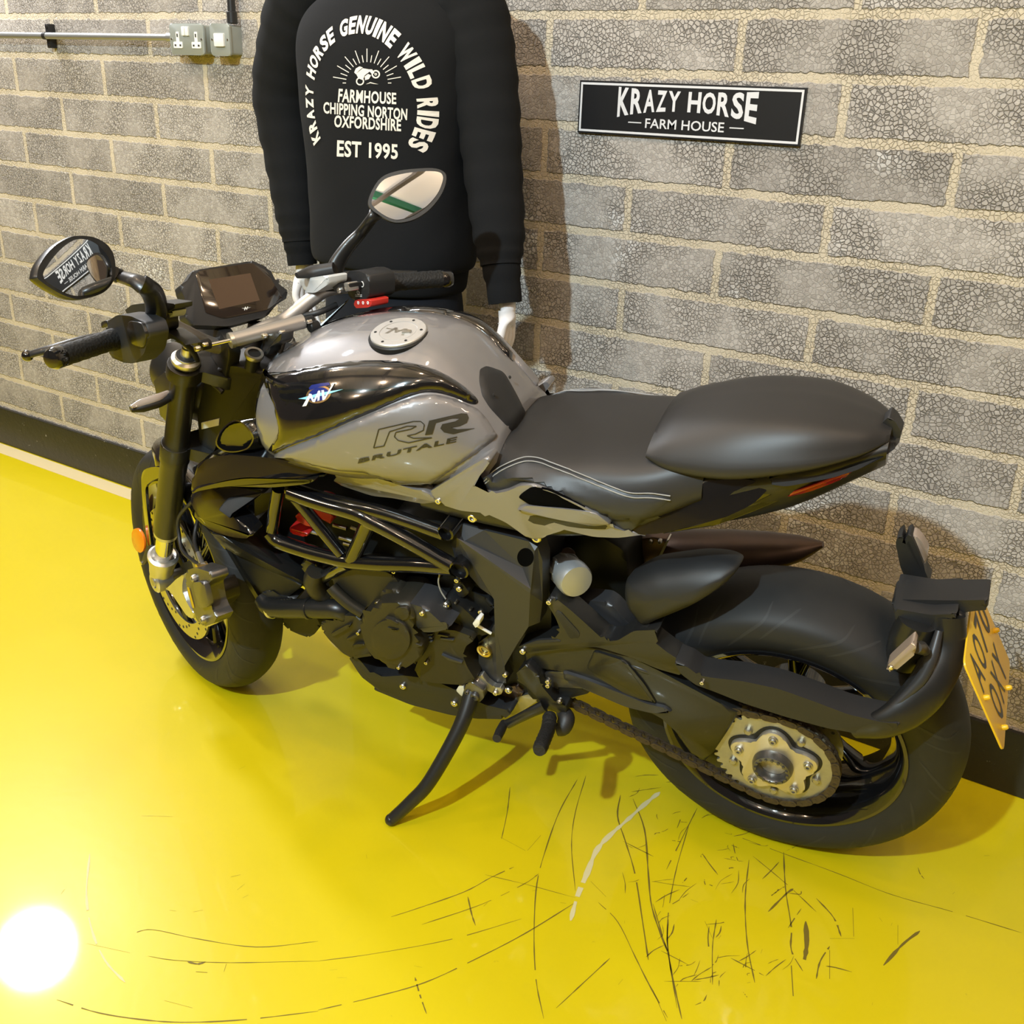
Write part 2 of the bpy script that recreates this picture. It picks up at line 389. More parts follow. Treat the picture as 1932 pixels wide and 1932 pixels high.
# ------------------------------------------------------------------ room
def block_wall_material():
    m = bpy.data.materials.new('lightweight aggregate block wall'); m.use_nodes = True; nt = m.node_tree; N = nt.nodes; L = nt.links
    b = N['Principled BSDF']; b.inputs['Roughness'].default_value = 0.9; b.inputs['Specular IOR Level'].default_value = 0.2
    tc = N.new('ShaderNodeTexCoord'); sp = N.new('ShaderNodeSeparateXYZ'); L.new(tc.outputs['Object'], sp.inputs[0])
    n1 = N.new('ShaderNodeTexNoise'); n1.inputs['Scale'].default_value = 55; n1.inputs['Detail'].default_value = 3; L.new(tc.outputs['Object'], n1.inputs['Vector'])
    sb = N.new('ShaderNodeVectorMath'); sb.operation = 'SUBTRACT'; sb.inputs[1].default_value = (.5, .5, .5); L.new(n1.outputs['Color'], sb.inputs[0])
    sc = N.new('ShaderNodeVectorMath'); sc.operation = 'SCALE'; sc.inputs['Scale'].default_value = 0.014; L.new(sb.outputs[0], sc.inputs[0])
    cb = N.new('ShaderNodeCombineXYZ'); L.new(sp.outputs['X'], cb.inputs['X'])
    ad = N.new('ShaderNodeMath'); ad.inputs[1].default_value = -1.513 + 2.25; L.new(sp.outputs['Z'], ad.inputs[0]); L.new(ad.outputs[0], cb.inputs['Y'])
    av = N.new('ShaderNodeVectorMath'); L.new(cb.outputs[0], av.inputs[0]); L.new(sc.outputs[0], av.inputs[1])
    br = N.new('ShaderNodeTexBrick'); br.inputs['Scale'].default_value = 1; br.inputs['Brick Width'].default_value = .45; br.inputs['Row Height'].default_value = .1125
    br.inputs['Mortar Size'].default_value = .0102; br.inputs['Mortar Smooth'].default_value = .25; br.inputs['Bias'].default_value = 0
    br.inputs['Color1'].default_value = (0, 0, 0, 1); br.inputs['Color2'].default_value = (1, 1, 1, 1); br.inputs['Mortar'].default_value = (.5, .5, .5, 1)
    L.new(av.outputs[0], br.inputs['Vector'])
    vo = N.new('ShaderNodeTexVoronoi'); vo.feature = 'F1'; vo.inputs['Scale'].default_value = 115; L.new(tc.outputs['Object'], vo.inputs['Vector'])
    ve = N.new('ShaderNodeTexVoronoi'); ve.feature = 'DISTANCE_TO_EDGE'; ve.inputs['Scale'].default_value = 115; L.new(tc.outputs['Object'], ve.inputs['Vector'])
    # smoother patches in each block
    n2 = N.new('ShaderNodeTexNoise'); n2.inputs['Scale'].default_value = 6.5; n2.inputs['Detail'].default_value = 2; L.new(tc.outputs['Object'], n2.inputs['Vector'])
    r2 = N.new('ShaderNodeMapRange'); r2.inputs['From Min'].default_value = .40; r2.inputs['From Max'].default_value = .58; L.new(n2.outputs['Fac'], r2.inputs['Value'])
    gap = N.new('ShaderNodeMapRange'); gap.inputs['From Max'].default_value = .11; gap.inputs['To Min'].default_value = 1; gap.inputs['To Max'].default_value = 0; L.new(ve.outputs['Distance'], gap.inputs['Value'])
    gm = N.new('ShaderNodeMath'); gm.operation = 'MULTIPLY'; L.new(gap.outputs[0], gm.inputs[0])
    r2b = N.new('ShaderNodeMapRange'); r2b.inputs['To Min'].default_value = .25; r2b.inputs['To Max'].default_value = 1; L.new(r2.outputs[0], r2b.inputs['Value']); L.new(r2b.outputs[0], gm.inputs[1])
    # stone colour
    st = N.new('ShaderNodeMix'); st.data_type = 'RGBA'; st.inputs['A'].default_value = (0.335, 0.305, 0.275, 1); st.inputs['B'].default_value = (0.45, 0.415, 0.38, 1)
    sx = N.new('ShaderNodeSeparateXYZ'); L.new(vo.outputs['Color'], sx.inputs[0]); L.new(sx.outputs['X'], st.inputs['Factor'])
    bc = N.new('ShaderNodeSeparateXYZ'); L.new(br.outputs['Color'], bc.inputs[0])
    tint = N.new('ShaderNodeMapRange'); tint.inputs['To Min'].default_value = .84; tint.inputs['To Max'].default_value = 1.12; L.new(bc.outputs['X'], tint.inputs['Value'])
    s2 = N.new('ShaderNodeVectorMath'); s2.operation = 'SCALE'; L.new(st.outputs['Result'], s2.inputs[0]); L.new(tint.outputs[0], s2.inputs['Scale'])
    # pale efflorescence on some stones
    n3 = N.new('ShaderNodeTexNoise'); n3.inputs['Scale'].default_value = 3.3; n3.inputs['Detail'].default_value = 3; L.new(tc.outputs['Object'], n3.inputs['Vector'])
    r3 = N.new('ShaderNodeMapRange'); r3.inputs['From Min'].default_value = .60; r3.inputs['From Max'].default_value = .72; L.new(n3.outputs['Fac'], r3.inputs['Value'])
    w0 = N.new('ShaderNodeMath'); w0.operation = 'GREATER_THAN'; w0.inputs[1].default_value = .45; L.new(sx.outputs['Y'], w0.inputs[0])
    w1 = N.new('ShaderNodeMath'); w1.operation = 'MULTIPLY'; L.new(r3.outputs[0], w1.inputs[0]); L.new(w0.outputs[0], w1.inputs[1])
    mw = N.new('ShaderNodeMix'); mw.data_type = 'RGBA'; mw.inputs['B'].default_value = (.70, .68, .66, 1); L.new(w1.outputs[0], mw.inputs['Factor']); L.new(s2.outputs[0], mw.inputs['A'])
    md = N.new('ShaderNodeMix'); md.data_type = 'RGBA'; md.inputs['B'].default_value = (.17, .155, .14, 1); L.new(gm.outputs[0], md.inputs['Factor']); L.new(mw.outputs['Result'], md.inputs['A'])
    mo = N.new('ShaderNodeMix'); mo.data_type = 'RGBA'; mo.inputs['A'].default_value = (.52, .445, .33, 1); mo.inputs['B'].default_value = (.60, .53, .41, 1)
    n4 = N.new('ShaderNodeTexNoise'); n4.inputs['Scale'].default_value = 9; n4.inputs['Detail'].default_value = 5; L.new(tc.outputs['Object'], n4.inputs['Vector']); L.new(n4.outputs['Fac'], mo.inputs['Factor'])
    fin = N.new('ShaderNodeMix'); fin.data_type = 'RGBA'; L.new(br.outputs['Fac'], fin.inputs['Factor']); L.new(md.outputs['Result'], fin.inputs['A']); L.new(mo.outputs['Result'], fin.inputs['B'])
    L.new(fin.outputs['Result'], b.inputs['Base Color'])
    # relief: stones stand out, gaps sink, joints recessed
    h0 = N.new('ShaderNodeMath'); h0.operation = 'MULTIPLY'; h0.inputs[1].default_value = -0.8; L.new(gm.outputs[0], h0.inputs[0])
    h1 = N.new('ShaderNodeMath'); h1.operation = 'MULTIPLY_ADD'; h1.inputs[1].default_value = -1.1; L.new(br.outputs['Fac'], h1.inputs[0]); L.new(h0.outputs[0], h1.inputs[2])
    n5 = N.new('ShaderNodeTexNoise'); n5.inputs['Scale'].default_value = 240; L.new(tc.outputs['Object'], n5.inputs['Vector'])
    h2 = N.new('ShaderNodeMath'); h2.operation = 'MULTIPLY_ADD'; h2.inputs[1].default_value = .35; L.new(n5.outputs['Fac'], h2.inputs[0]); L.new(h1.outputs[0], h2.inputs[2])
    bp = N.new('ShaderNodeBump'); bp.inputs['Strength'].default_value = .8; bp.inputs['Distance'].default_value = .004; L.new(h2.outputs[0], bp.inputs['Height']); L.new(bp.outputs[0], b.inputs['Normal'])
    return m
bm = bmesh.new(); box(bm, -3.0, 6.5, 0.0, 0.15, -0.02, 4.05); struct('wall_back', bm, block_wall_material())
# floor: yellow coating with scuffs, and scratch strips in the same mesh
def floor_material():
    m = mat('yellow floor coating', (0.70, 0.53, 0.003, 1), 0.17, spec=.5, coat=.35, coatr=.06); nt = m.node_tree; N = nt.nodes; L = nt.links; b = N['Principled BSDF']
    tc = N.new('ShaderNodeTexCoord'); n = N.new('ShaderNodeTexNoise'); n.inputs['Scale'].default_value = 2.2; n.inputs['Detail'].default_value = 6; L.new(tc.outputs['Object'], n.inputs['Vector'])
    a = N.new('ShaderNodeMix'); a.data_type = 'RGBA'; a.inputs['A'].default_value = (0.60, 0.475, 0.003, 1); a.inputs['B'].default_value = (0.66, 0.535, 0.004, 1); L.new(n.outputs['Fac'], a.inputs['Factor'])
    n2 = N.new('ShaderNodeTexNoise'); n2.inputs['Scale'].default_value = 26; n2.inputs['Detail'].default_value = 8; n2.inputs['Roughness'].default_value = .7; L.new(tc.outputs['Object'], n2.inputs['Vector'])
    r = N.new('ShaderNodeMapRange'); r.inputs['From Min'].default_value = .68; r.inputs['From Max'].default_value = .76; r.inputs['To Max'].default_value = .55; L.new(n2.outputs['Fac'], r.inputs['Value'])
    d = N.new('ShaderNodeMix'); d.data_type = 'RGBA'; d.inputs['B'].default_value = (.20, .15, .02, 1); L.new(r.outputs[0], d.inputs['Factor']); L.new(a.outputs['Result'], d.inputs['A']); L.new(d.outputs['Result'], b.inputs['Base Color'])
    rr = N.new('ShaderNodeMapRange'); rr.inputs['To Min'].default_value = .30; rr.inputs['To Max'].default_value = .42; L.new(n.outputs['Fac'], rr.inputs['Value']); L.new(rr.outputs[0], b.inputs['Roughness'])
    n3 = N.new('ShaderNodeTexNoise'); n3.inputs['Scale'].default_value = 45; L.new(tc.outputs['Object'], n3.inputs['Vector'])
    bp = N.new('ShaderNodeBump'); bp.inputs['Strength'].default_value = .06; bp.inputs['Distance'].default_value = .003; L.new(n3.outputs['Fac'], bp.inputs['Height']); L.new(bp.outputs[0], b.inputs['Normal'])
    return m
bm = bmesh.new(); flat_patch(bm, [(-3, -8, 0), (6.5, -8, 0), (6.5, 0.0, 0), (-3, 0.0, 0)])
def strip(pts, w, mi, z=0.0004, n=5):
    P = cr([Vector((p.x, p.y, 0)) for p in pts], n) if len(pts) > 2 else [Vector((p.x, p.y, 0)) for p in pts]
    T, _ = [], 0
    prev = None
    for i, p in enumerate(P):
        t = (P[min(i + 1, len(P) - 1)] - P[max(i - 1, 0)]).normalized(); nn = Vector((-t.y, t.x, 0))
        k = w * .5 * (0.25 if i in (0, len(P) - 1) else random.uniform(.5, 1.25))
        a = bm.verts.new(p + nn * k + Vector((0, 0, z))); b_ = bm.verts.new(p - nn * k + Vector((0, 0, z)))
        if prev and random.random() > .06: f = bm.faces.new((prev[0], prev[1], b_, a)); f.material_index = mi
        prev = (a, b_)
def FA(*p): return [floor_pt(*q) for q in K(600, 1232, 2.76, *p)]
def FB(*p): return [floor_pt(*q) for q in K(0, 1332, 3.22, *p)]
def FD(*p): return [floor_pt(*q) for q in K(1232, 1532, 2.76, *p)]
for w, pts in [(.0014, FA((0, 1605), (300, 1565), (700, 1490), (1060, 1385))), (.002, FA((0, 1860), (300, 1790), (560, 1715), (830, 1590), (1080, 1460), (1340, 1300))),
    (.002, FA((380, 1375), (520, 1330), (760, 1245), (900, 1170), (1020, 1115))), (.0016, FA((540, 1415), (850, 1310), (1070, 1205), (1150, 1150))),
    (.002, FA((1175, 1905), (1135, 1700), (1125, 1450), (1140, 1200), (1190, 1010), (1260, 820), (1350, 660))), (.0016, FA((1340, 1240), (1320, 1000), (1340, 830), (1395, 640))),
    (.003, FA((1720, 1600), (1690, 1400), (1650, 1150), (1600, 980), (1560, 850), (1575, 740))), (.003, FA((1820, 1560), (1740, 1330), (1720, 1150), (1700, 920), (1640, 760))),
    (.002, FA((1870, 1850), (1830, 1600), (1820, 1400), (1860, 1150), (1930, 900))), (.0022, FA((1460, 1300), (1560, 1400), (1650, 1580), (1720, 1720), (1820, 1900))),
    (.002, FA((1240, 1850), (1380, 1720), (1520, 1590))), (.003, FA((505, 1690), (530, 1780), (565, 1880))), (.0025, FA((780, 1270), (800, 1360), (820, 1420))),
    (.002, FA((950, 960), (1080, 1030))), (.002, FA((1090, 1030), (1160, 950))), (.0012, FA((870, 1155), (1100, 1210), (1340, 1275))), (.002, FA((1420, 1190), (1500, 1270))), (.002, FA((955, 970), (985, 830), (1000, 700))),
    (.0022, FB((345, 1785), (600, 1865), (900, 1910), (1150, 1922), (1500, 1905), (1932, 1855))), (.0015, FB((810, 1380), (930, 1360), (1200, 1415), (1560, 1465), (1932, 1430))), (.0014, FB((525, 1443), (790, 1500))),
    (.0015, FB((900, 1520), (1060, 1545), (1400, 1560), (1932, 1550))), (.004, FB((1140, 1555), (1200, 1568), (1250, 1555))), (.004, FB((1190, 1615), (1260, 1620))), (.0015, FB((1000, 1790), (1170, 1835))), (.0015, FB((860, 668), (1050, 672))),
    (.0016, FD((420, 120), (660, 210), (960, 320), (1240, 430), (1560, 520), (1920, 630))), (.0025, FD((500, 250), (480, 450), (490, 680), (530, 890))), (.002, FD((520, 230), (700, 380), (850, 520))),
    (.003, FD((680, 210), (690, 400), (720, 600), (720, 720), (780, 830))), (.003, FD((850, 450), (940, 550), (980, 650))), (.002, FD((920, 660), (1050, 660))), (.008, FD((795, 570), (800, 690), (785, 790))),
    (.005, FD((1200, 800), (1300, 690), (1390, 620))), (.003, FD((1040, 500), (1045, 650))), (.002, FD((1275, 590), (1275, 690))), (.004, FD((600, 520), (690, 430), (730, 400))),
    (.002, FD((70, 300), (180, 80), (230, -20))), (.003, FD((80, 560), (75, 700), (110, 900), (150, 1080))), (.002, FD((0, 480), (60, 680), (85, 740))), (.002, FD((310, 900), (310, 700), (330, 560))),
    (.002, FD((180, 400), (210, 700))), (.002, FD((270, 570), (310, 660))), (.003, FD((0, 930), (70, 1090))), (.006, FD((720, 800), (730, 960))), (.003, FD((850, 870), (870, 780), (920, 700))), (.003, FD((920, 720), (920, 870))), (.002, FD((1380, 290), (1390, 320), (1412, 350)))]:
    strip(pts, w, 1)
for w, pts in [(.010, FA((1315, 1395), (1350, 1270), (1400, 1150), (1450, 1030), (1520, 950), (1600, 880), (1700, 790), (1780, 725))), (.004, FB((545, 900), (525, 1150), (560, 1370), (640, 1550), (760, 1680)))]:
    strip(pts, w, 2, .0006)
for k in range(110):                                               # fine scuffs round the rear wheel
    u = random.random(); px = random.gauss(1290, 120); py = random.uniform(1450, 1900) - abs(px - 1290) * .1
    P = floor_pt(px, py); a = random.gauss(1.2, .6); l = random.uniform(.008, .07)
    if px < 1170: continue
    q = [P, P + Vector((math.cos(a), math.sin(a), 0)) * l * .5 + Vector((random.gauss(0, .004), 0, 0)), P + Vector((math.cos(a), math.sin(a), 0)) * l]
    strip(q, random.uniform(.0008, .0022), 1, n=3)
for k in range(40):
    P = floor_pt(random.uniform(30, 1900), random.uniform(1330, 1900)); a = random.uniform(0, 6); l = random.uniform(.006, .02)
    strip([P, P + Vector((math.cos(a), math.sin(a), 0)) * l], random.uniform(.0008, .002), 1)
flat_patch(bm, [(-3, -.075, .0003), (.30, -.085, .0003), (.42, -.02, .0003), (-3, -.012, .0003)], 3)  # cream strip along the left part of the skirting
struct('floor', bm, [floor_material(), mat('dark scratch', (.16, .115, .012, 1), .6), mat('pale scratch', (.62, .56, .30, 1), .6), mat('pale cream floor strip', (.70, .58, .32, 1), .3)])
# black painted strip at the foot of the wall
m = mat('scuffed black skirting paint', (.012, .012, .011, 1), .42); nt = m.node_tree; N = nt.nodes; L = nt.links
tc = N.new('ShaderNodeTexCoord'); n = N.new('ShaderNodeTexNoise'); n.inputs['Scale'].default_value = 38; n.inputs['Detail'].default_value = 6; n.inputs['Roughness'].default_value = .7; L.new(tc.outputs['Object'], n.inputs['Vector'])
r = N.new('ShaderNodeMapRange'); r.inputs['From Min'].default_value = .66; r.inputs['From Max'].default_value = .72; L.new(n.outputs['Fac'], r.inputs['Value'])
x = N.new('ShaderNodeMix'); x.data_type = 'RGBA'; x.inputs['A'].default_value = (.012, .012, .011, 1); x.inputs['B'].default_value = (.45, .43, .38, 1); L.new(r.outputs[0], x.inputs['Factor']); L.new(x.outputs['Result'], N['Principled BSDF'].inputs['Base Color'])
bp = N.new('ShaderNodeBump'); bp.inputs['Strength'].default_value = .5; bp.inputs['Distance'].default_value = .004; L.new(n.outputs['Fac'], bp.inputs['Height']); L.new(bp.outputs[0], N['Principled BSDF'].inputs['Normal'])
bm = bmesh.new(); box(bm, -3, 6.5, -.014, 0, 0, .150, .005); struct('baseboard_back', bm, m, 30)
# roof seen in the mirrors and in the gloss
bm = bmesh.new(); box(bm, -3, 6.5, -8, 0.15, 4.0, 4.06)
for k in range(34): box(bm, -3 + .28 * k, -2.93 + .28 * k, -8, 0, 3.985, 4.0)
struct('ceiling', bm, mat('pale grey roof sheeting', (.62, .62, .62, 1), .6))
bm = bmesh.new(); box(bm, 3.0, 6.4, -7.6, -2.2, 3.968, 3.984); o = struct('window_1', bm, mat('daylit rooflight sheet', (.7, .7, .7, 1), .5, emit=((.92, .94, 1, 1), .30))); o['label'] = 'translucent rooflight sheets letting daylight in'
for i, (y, mm) in enumerate([(-1.3, (.10, .10, .11, 1)), (-3.1, (.10, .10, .11, 1)), (-4.9, (.02, .16, .10, 1)), (-6.6, (.10, .10, .11, 1))]):
    bm = bmesh.new(); box(bm, -3, 6.5, y - .05, y + .05, 3.80, 3.985); struct('trim_%d' % (i + 1), bm, mat('roof beam paint', mm, .5))
for i, xx in enumerate([-1.2, 1.0, 3.2, 4.3, 5.4]):
    bm = bmesh.new(); box(bm, xx - .05, xx + .05, -8, 0, 3.74, 3.80); struct('trim_%d' % (i + 5), bm, mat('roof rafter paint', (.10, .10, .11, 1), .5))
bm = bmesh.new(); box(bm, -3, 6.5, -8.1, -8, 0, 4); struct('wall_front', bm, mat('dark showroom wall', (.10, .09, .08, 1), .8))
# ------------------------------------------------------------------ things on the wall
M['galv'] = mat('grey metal clad accessory', (.36, .39, .37, 1), .42, .35, bump=('noise', 300, .1, .001)); M['wplastic'] = mat('white switch plastic', (.82, .81, .78, 1), .35)
M['hole'] = mat('dark socket hole', (.02, .02, .02, 1), .6)
def plate_xz(bm, x0, x1, z0, z1, y0, y1, r, mi=0, bev=.0):
    pts = rnd([(x0, y0, z0), (x1, y0, z0), (x1, y0, z1), (x0, y0, z1)], r, 4); return prism_pts(bm, pts, Vector((0, y1 - y0, 0)), bev, 2, mi)
def clad(name, label, x0, x1, z0=1.413, z1=1.492):
    t = thing(name, label, 'switch' if name.startswith('light') or 'switch' in name else 'socket', ((x0 + x1) / 2, 0, z0))
    def P(n, bm, m, par=t):
        for v in bm.verts: v.co -= Vector(t.location)
        return obj(n, bm, m, par, 35)
    bm = bmesh.new(); plate_xz(bm, x0 + .003, x1 - .003, z0 + .003, z1 - .003, -.040, 0, .10); P('back_box', bm, 'galv')
    bm = bmesh.new(); plate_xz(bm, x0, x1, z0, z1, -.046, -.040, .12, bev=.002); P('face_plate', bm, 'galv')
    for xx in (x0 + .008, x1 - .008):
        bm = bmesh.new(); lathe(bm, Vector((xx, -.046, (z0 + z1) / 2)), Vector((0, -1, 0)), [(0, 0), (.003, 0), (.003, .001), (0, .0016)], 10); P('screw', bm, 'bolt')
    return t, P
t, P = clad('double_socket', 'grey metal clad double socket at the end of the conduit', .594, .731)
for xx in (.628, .702):
    bm = bmesh.new(); plate_xz(bm, xx - .006, xx + .006, 1.438, 1.471, -.0475, -.046, .15); plate_xz(bm, xx - .018, xx + .018, 1.430, 1.446, -.0478, -.046, .12)
    q = P('socket_insert', bm, 'wplastic')
    bm = bmesh.new()
    for (a, b_, w, h) in ((0, 1.462, .0022, .0042), (-.010, 1.437, .0032, .0024), (.010, 1.437, .0032, .0024)): plate_xz(bm, xx + a - w, xx + a + w, b_ - h, b_ + h, -.0484, -.0478, .05)
    P('pin_holes', bm, 'hole', q)
for xx in (.655, .670):
    bm = bmesh.new(); plate_xz(bm, xx - .006, xx + .006, 1.461, 1.484, -.0505, -.046, .10, bev=.001); P('rocker', bm, 'wplastic')
t, P = clad('light_switch', 'grey metal clad single switch beside the double socket', .757, .832)
bm = bmesh.new(); plate_xz(bm, .777, .814, 1.436, 1.468, -.0515, -.046, .06, bev=.001); P('rocker', bm, 'wplastic')
M['pipe'] = mat('galvanised conduit', (.50, .52, .52, 1), .35, .8); M['blackpipe'] = mat('black conduit paint', (.015, .015, .016, 1), .4)
t = thing('conduit_pipe', 'galvanised conduit running left along the wall from the double socket', 'pipe', (0, -.03, 1.457))
bm = bmesh.new(); cyl(bm, (-3, 0, 0), (.594, 0, 0), .0095, 18); obj('pipe', bm, 'pipe', t)
bm = bmesh.new(); cyl(bm, (-3, .0, -.0), (-2.98, 0, 0), .012, 14); cyl(bm, (.570, 0, 0), (.594, 0, 0), .0125, 18); obj('coupling', bm, 'pipe', t)
ox = wall_pt(85, 62, -.03).x; bm = bmesh.new(); cyl(bm, (ox - .007, 0, 0), (ox + .007, 0, 0), .0108, 18); box(bm, ox - .010, ox + .010, .008, .030, -.034, .034, .003); cl = obj('saddle_clip', bm, 'blackpipe', t)
bm = bmesh.new()
for zz in (-.026, .026): lathe(bm, Vector((ox, .008, zz)), Vector((0, -1, 0)), [(0, 0), (.006, 0), (.005, .003), (0, .004)], 10)
obj('screw', bm, 'blackpipe', cl)
t = thing('vertical_conduit', 'black conduit rising from the single switch', 'pipe', (.823, -.024, 1.492)); bm = bmesh.new(); cyl(bm, (0, 0, 0), (0, 0, 2.2), .0105, 18); obj('pipe', bm, 'blackpipe', t); bm = bmesh.new(); cyl(bm, (0, 0, 0), (0, 0, .03), .014, 18, .002); obj('coupling', bm, 'blackpipe', t)
# sign
t = thing('wall_sign', 'black rectangular shop sign with white lettering and border on the block wall', 'sign', (2.144, -.006, 1.3286))
x0, x1, z0, z1 = 1.8885, 2.4000, 1.2747, 1.3832
M['signblack'] = mat('black sign face', (.012, .012, .013, 1), .32); M['signwhite'] = mat('pale grey sign print', (.66, .66, .68, 1), .45)
def SP(n, bm, m):
    for v in bm.verts: v.co -= Vector(t.location)
    return obj(n, bm, m, t, 0)
bm = bmesh.new(); box(bm, x0, x1, -.008, 0, z0, z1, .001); SP('board', bm, 'signblack')
bm = bmesh.new(); bw = .0045
for (a, b_, d, e) in ((x0 + .004, x1 - .004, z1 - .004 - bw, z1 - .004), (x0 + .004, x1 - .004, z0 + .004, z0 + .004 + bw), (x0 + .004, x0 + .004 + bw, z0 + .004 + bw, z1 - .004 - bw), (x1 - .004 - bw, x1 - .004, z0 + .004 + bw, z1 - .004 - bw)):
    box(bm, a, b_, -.0086, -.0079, d, e)
SP('border', bm, 'signwhite')
bm = bmesh.new()
# arched top line: the outer letters are taller
sx0, sx1 = wall_pt(1165, 190, -.008).x, wall_pt(1432, 200, -.008).x
word = 'KRAZY HORSE'; adv = {'K': 1, 'R': 1, 'A': .95, 'Z': .85, 'Y': 1, ' ': .45, 'H': 1.05, 'O': 1.05, 'S': .95, 'E': .95}; tot = sum(adv[q] for q in word); xx = 0
for i, ch in enumerate(word):
    wd_ = adv[ch]
    if ch != ' ':
        a = (xx + .05) / tot; b_ = (xx + wd_ - .07) / tot
        def fn(u, v, a=a, b_=b_):
            uu = a + (b_ - a) * u; k = abs(2 * uu - 1); X = sx0 + (sx1 - sx0) * uu; lo = 1.328 - .017 * k ** 2.2; hi = 1.3675 + .005 * k ** 2
            return Vector((X, -.0086, lo + (hi - lo) * v))
        put_text(bm, ch, fn, bold=.03)
    xx += wd_
SP('shop_name', bm, 'signwhite')
bm = bmesh.new(); f0 = wall_pt(1217, 240, -.008); f1 = wall_pt(1366, 243, -.008)
put_text(bm, 'FARM HOUSE', lambda u, v: Vector((f0.x + (f1.x - f0.x) * u, -.0086, 1.2925 + .0195 * v)), bold=.012)
for a, b_ in ((1185, 1209), (1377, 1403)): box(bm, wall_pt(a, 236, -.008).x, wall_pt(b_, 246, -.008).x, -.0087, -.0079, 1.3012, 1.3034)
SP('farm_house_line', bm, 'signwhite')
# ------------------------------------------------------------------ mannequin in a printed sweatshirt
M['cloth'] = mat('black sweatshirt cotton', (.011, .0115, .0125, 1), .92, spec=.15, bump=('noise', 900, .25, .001))
M['rib'] = mat('black ribbed cotton', (.010, .0105, .0115, 1), .95, spec=.12, bump=('noise', 500, .3, .001))
M['jeans'] = mat('dark indigo denim', (.010, .012, .017, 1), .9, spec=.2, bump=('weave', 900, .2, .0006))
M['skinw'] = mat('matt white mannequin paint', (.80, .77, .77, 1), .5)
M['print'] = mat('cream screen print', (.80, .74, .66, 1), .75)
MC = V_ = Vector((1.55, -.245, 0)); TH = math.radians(-3)
man = thing('mannequin', 'white mannequin seen from behind in a printed black sweatshirt, standing by the wall', 'mannequin', (MC.x, MC.y, 0))
def mloc(bm):
    for v in bm.verts: v.co -= man.location
def ringz(z, a, b, cx=0.0, cy=0.0, n=48, e=2.35, wr=0.0):
    out = []
    for i in range(n):
        t = 2 * PI * i / n; k = 1 + wr * (math.sin(5 * t + z * 40) + .6 * math.sin(9 * t - z * 63))
        x = math.copysign(abs(math.cos(t)) ** (2 / e), math.cos(t)) * a * k + cx; y = math.copysign(abs(math.sin(t)) ** (2 / e), math.sin(t)) * b * k + cy
        out.append(Vector((MC.x + x * math.cos(TH) - y * math.sin(TH), MC.y + x * math.sin(TH) + y * math.cos(TH), z)))
    return out
def zloft(keys, n=48, sub=5, wr=0.0):
    P = cr([Vector((k[0], k[1], k[2])) for k in keys], sub); Q = cr([Vector((k[0], k[3] if len(k) > 3 else 0, 0)) for k in keys], sub)
    return [ringz(p.x, p.y, p.z, 0, q.y, n, 2.35, wr) for p, q in zip(P, Q)]
bm = bmesh.new(); loft(bm, zloft([(.975, .190, .138), (.985, .202, .148), (1.02, .208, .150), (1.10, .208, .148), (1.20, .214, .148), (1.30, .226, .150), (1.40, .236, .147), (1.46, .236, .136), (1.505, .212, .116), (1.54, .155, .095), (1.565, .095, .078), (1.575, .085, .07)], 128, 12, .0025))
bm.normal_update(); Tb = BVHTree.FromBMesh(bm); mloc(bm); sweat = obj('sweatshirt', bm, 'cloth', man, 60)
bm = bmesh.new(); loft(bm, zloft([(.925, .176, .128), (.935, .182, .133), (.965, .186, .136), (.982, .188, .138)], 64, 3)); mloc(bm); obj('hem_rib', bm, 'rib', sweat, 60)
bm = bmesh.new(); loft(bm, zloft([(1.562, .10, .08), (1.58, .082, .07), (1.595, .075, .065)], 40, 3)); mloc(bm); obj('collar_rib', bm, 'rib', sweat, 60)
bm = bmesh.new(); loft(bm, zloft([(1.57, .065, .058), (1.63, .058, .055), (1.67, .056, .054), (1.674, .04, .04)], 36, 3)); mloc(bm); obj('neck_stub', bm, 'skinw', man, 60)
def sleeve(px, rad, name='sleeve'):
    bm = bmesh.new(); P = [wall_pt(*p) for p in px]; Pc = cr(P, 6); R = []
    for i in range(len(rad) - 1):
        for j in range(6): R.append(rad[i] + (rad[i + 1] - rad[i]) * j / 6 + .0022 * math.sin(2.1 * (6 * i + j)))
    R.append(rad[-1]); tube(bm, Pc, R, 26); mloc(bm); obj(name, bm, 'cloth', sweat, 60); return P
RA = sleeve([(836, -62, -.24), (880, -5, -.24), (903, 80, -.24), (920, 200, -.248), (930, 320, -.26), (941, 440, -.275), (945, 500, -.285)], [.050, .074, .073, .067, .062, .056, .044])
LA = sleeve([(618, -62, -.23), (572, -5, -.225), (548, 80, -.215), (534, 180, -.20), (548, 300, -.20), (560, 400, -.21), (566, 455, -.215)], [.050, .076, .075, .073, .063, .054, .044])
def cuff(px, rad):
    bm = bmesh.new(); tube(bm, cr([wall_pt(*p) for p in px], 4), [r for r in rad for _ in range(4)][:4 * (len(px) - 1) + 1], 24); mloc(bm); obj('cuff', bm, 'rib', sweat, 60)
cuff([(944, 490, -.283), (949, 530, -.289), (953, 572, -.294)], [.041, .037, .036])
cuff([(565, 448, -.215), (568, 475, -.217), (571, 500, -.219)], [.041, .037, .036])
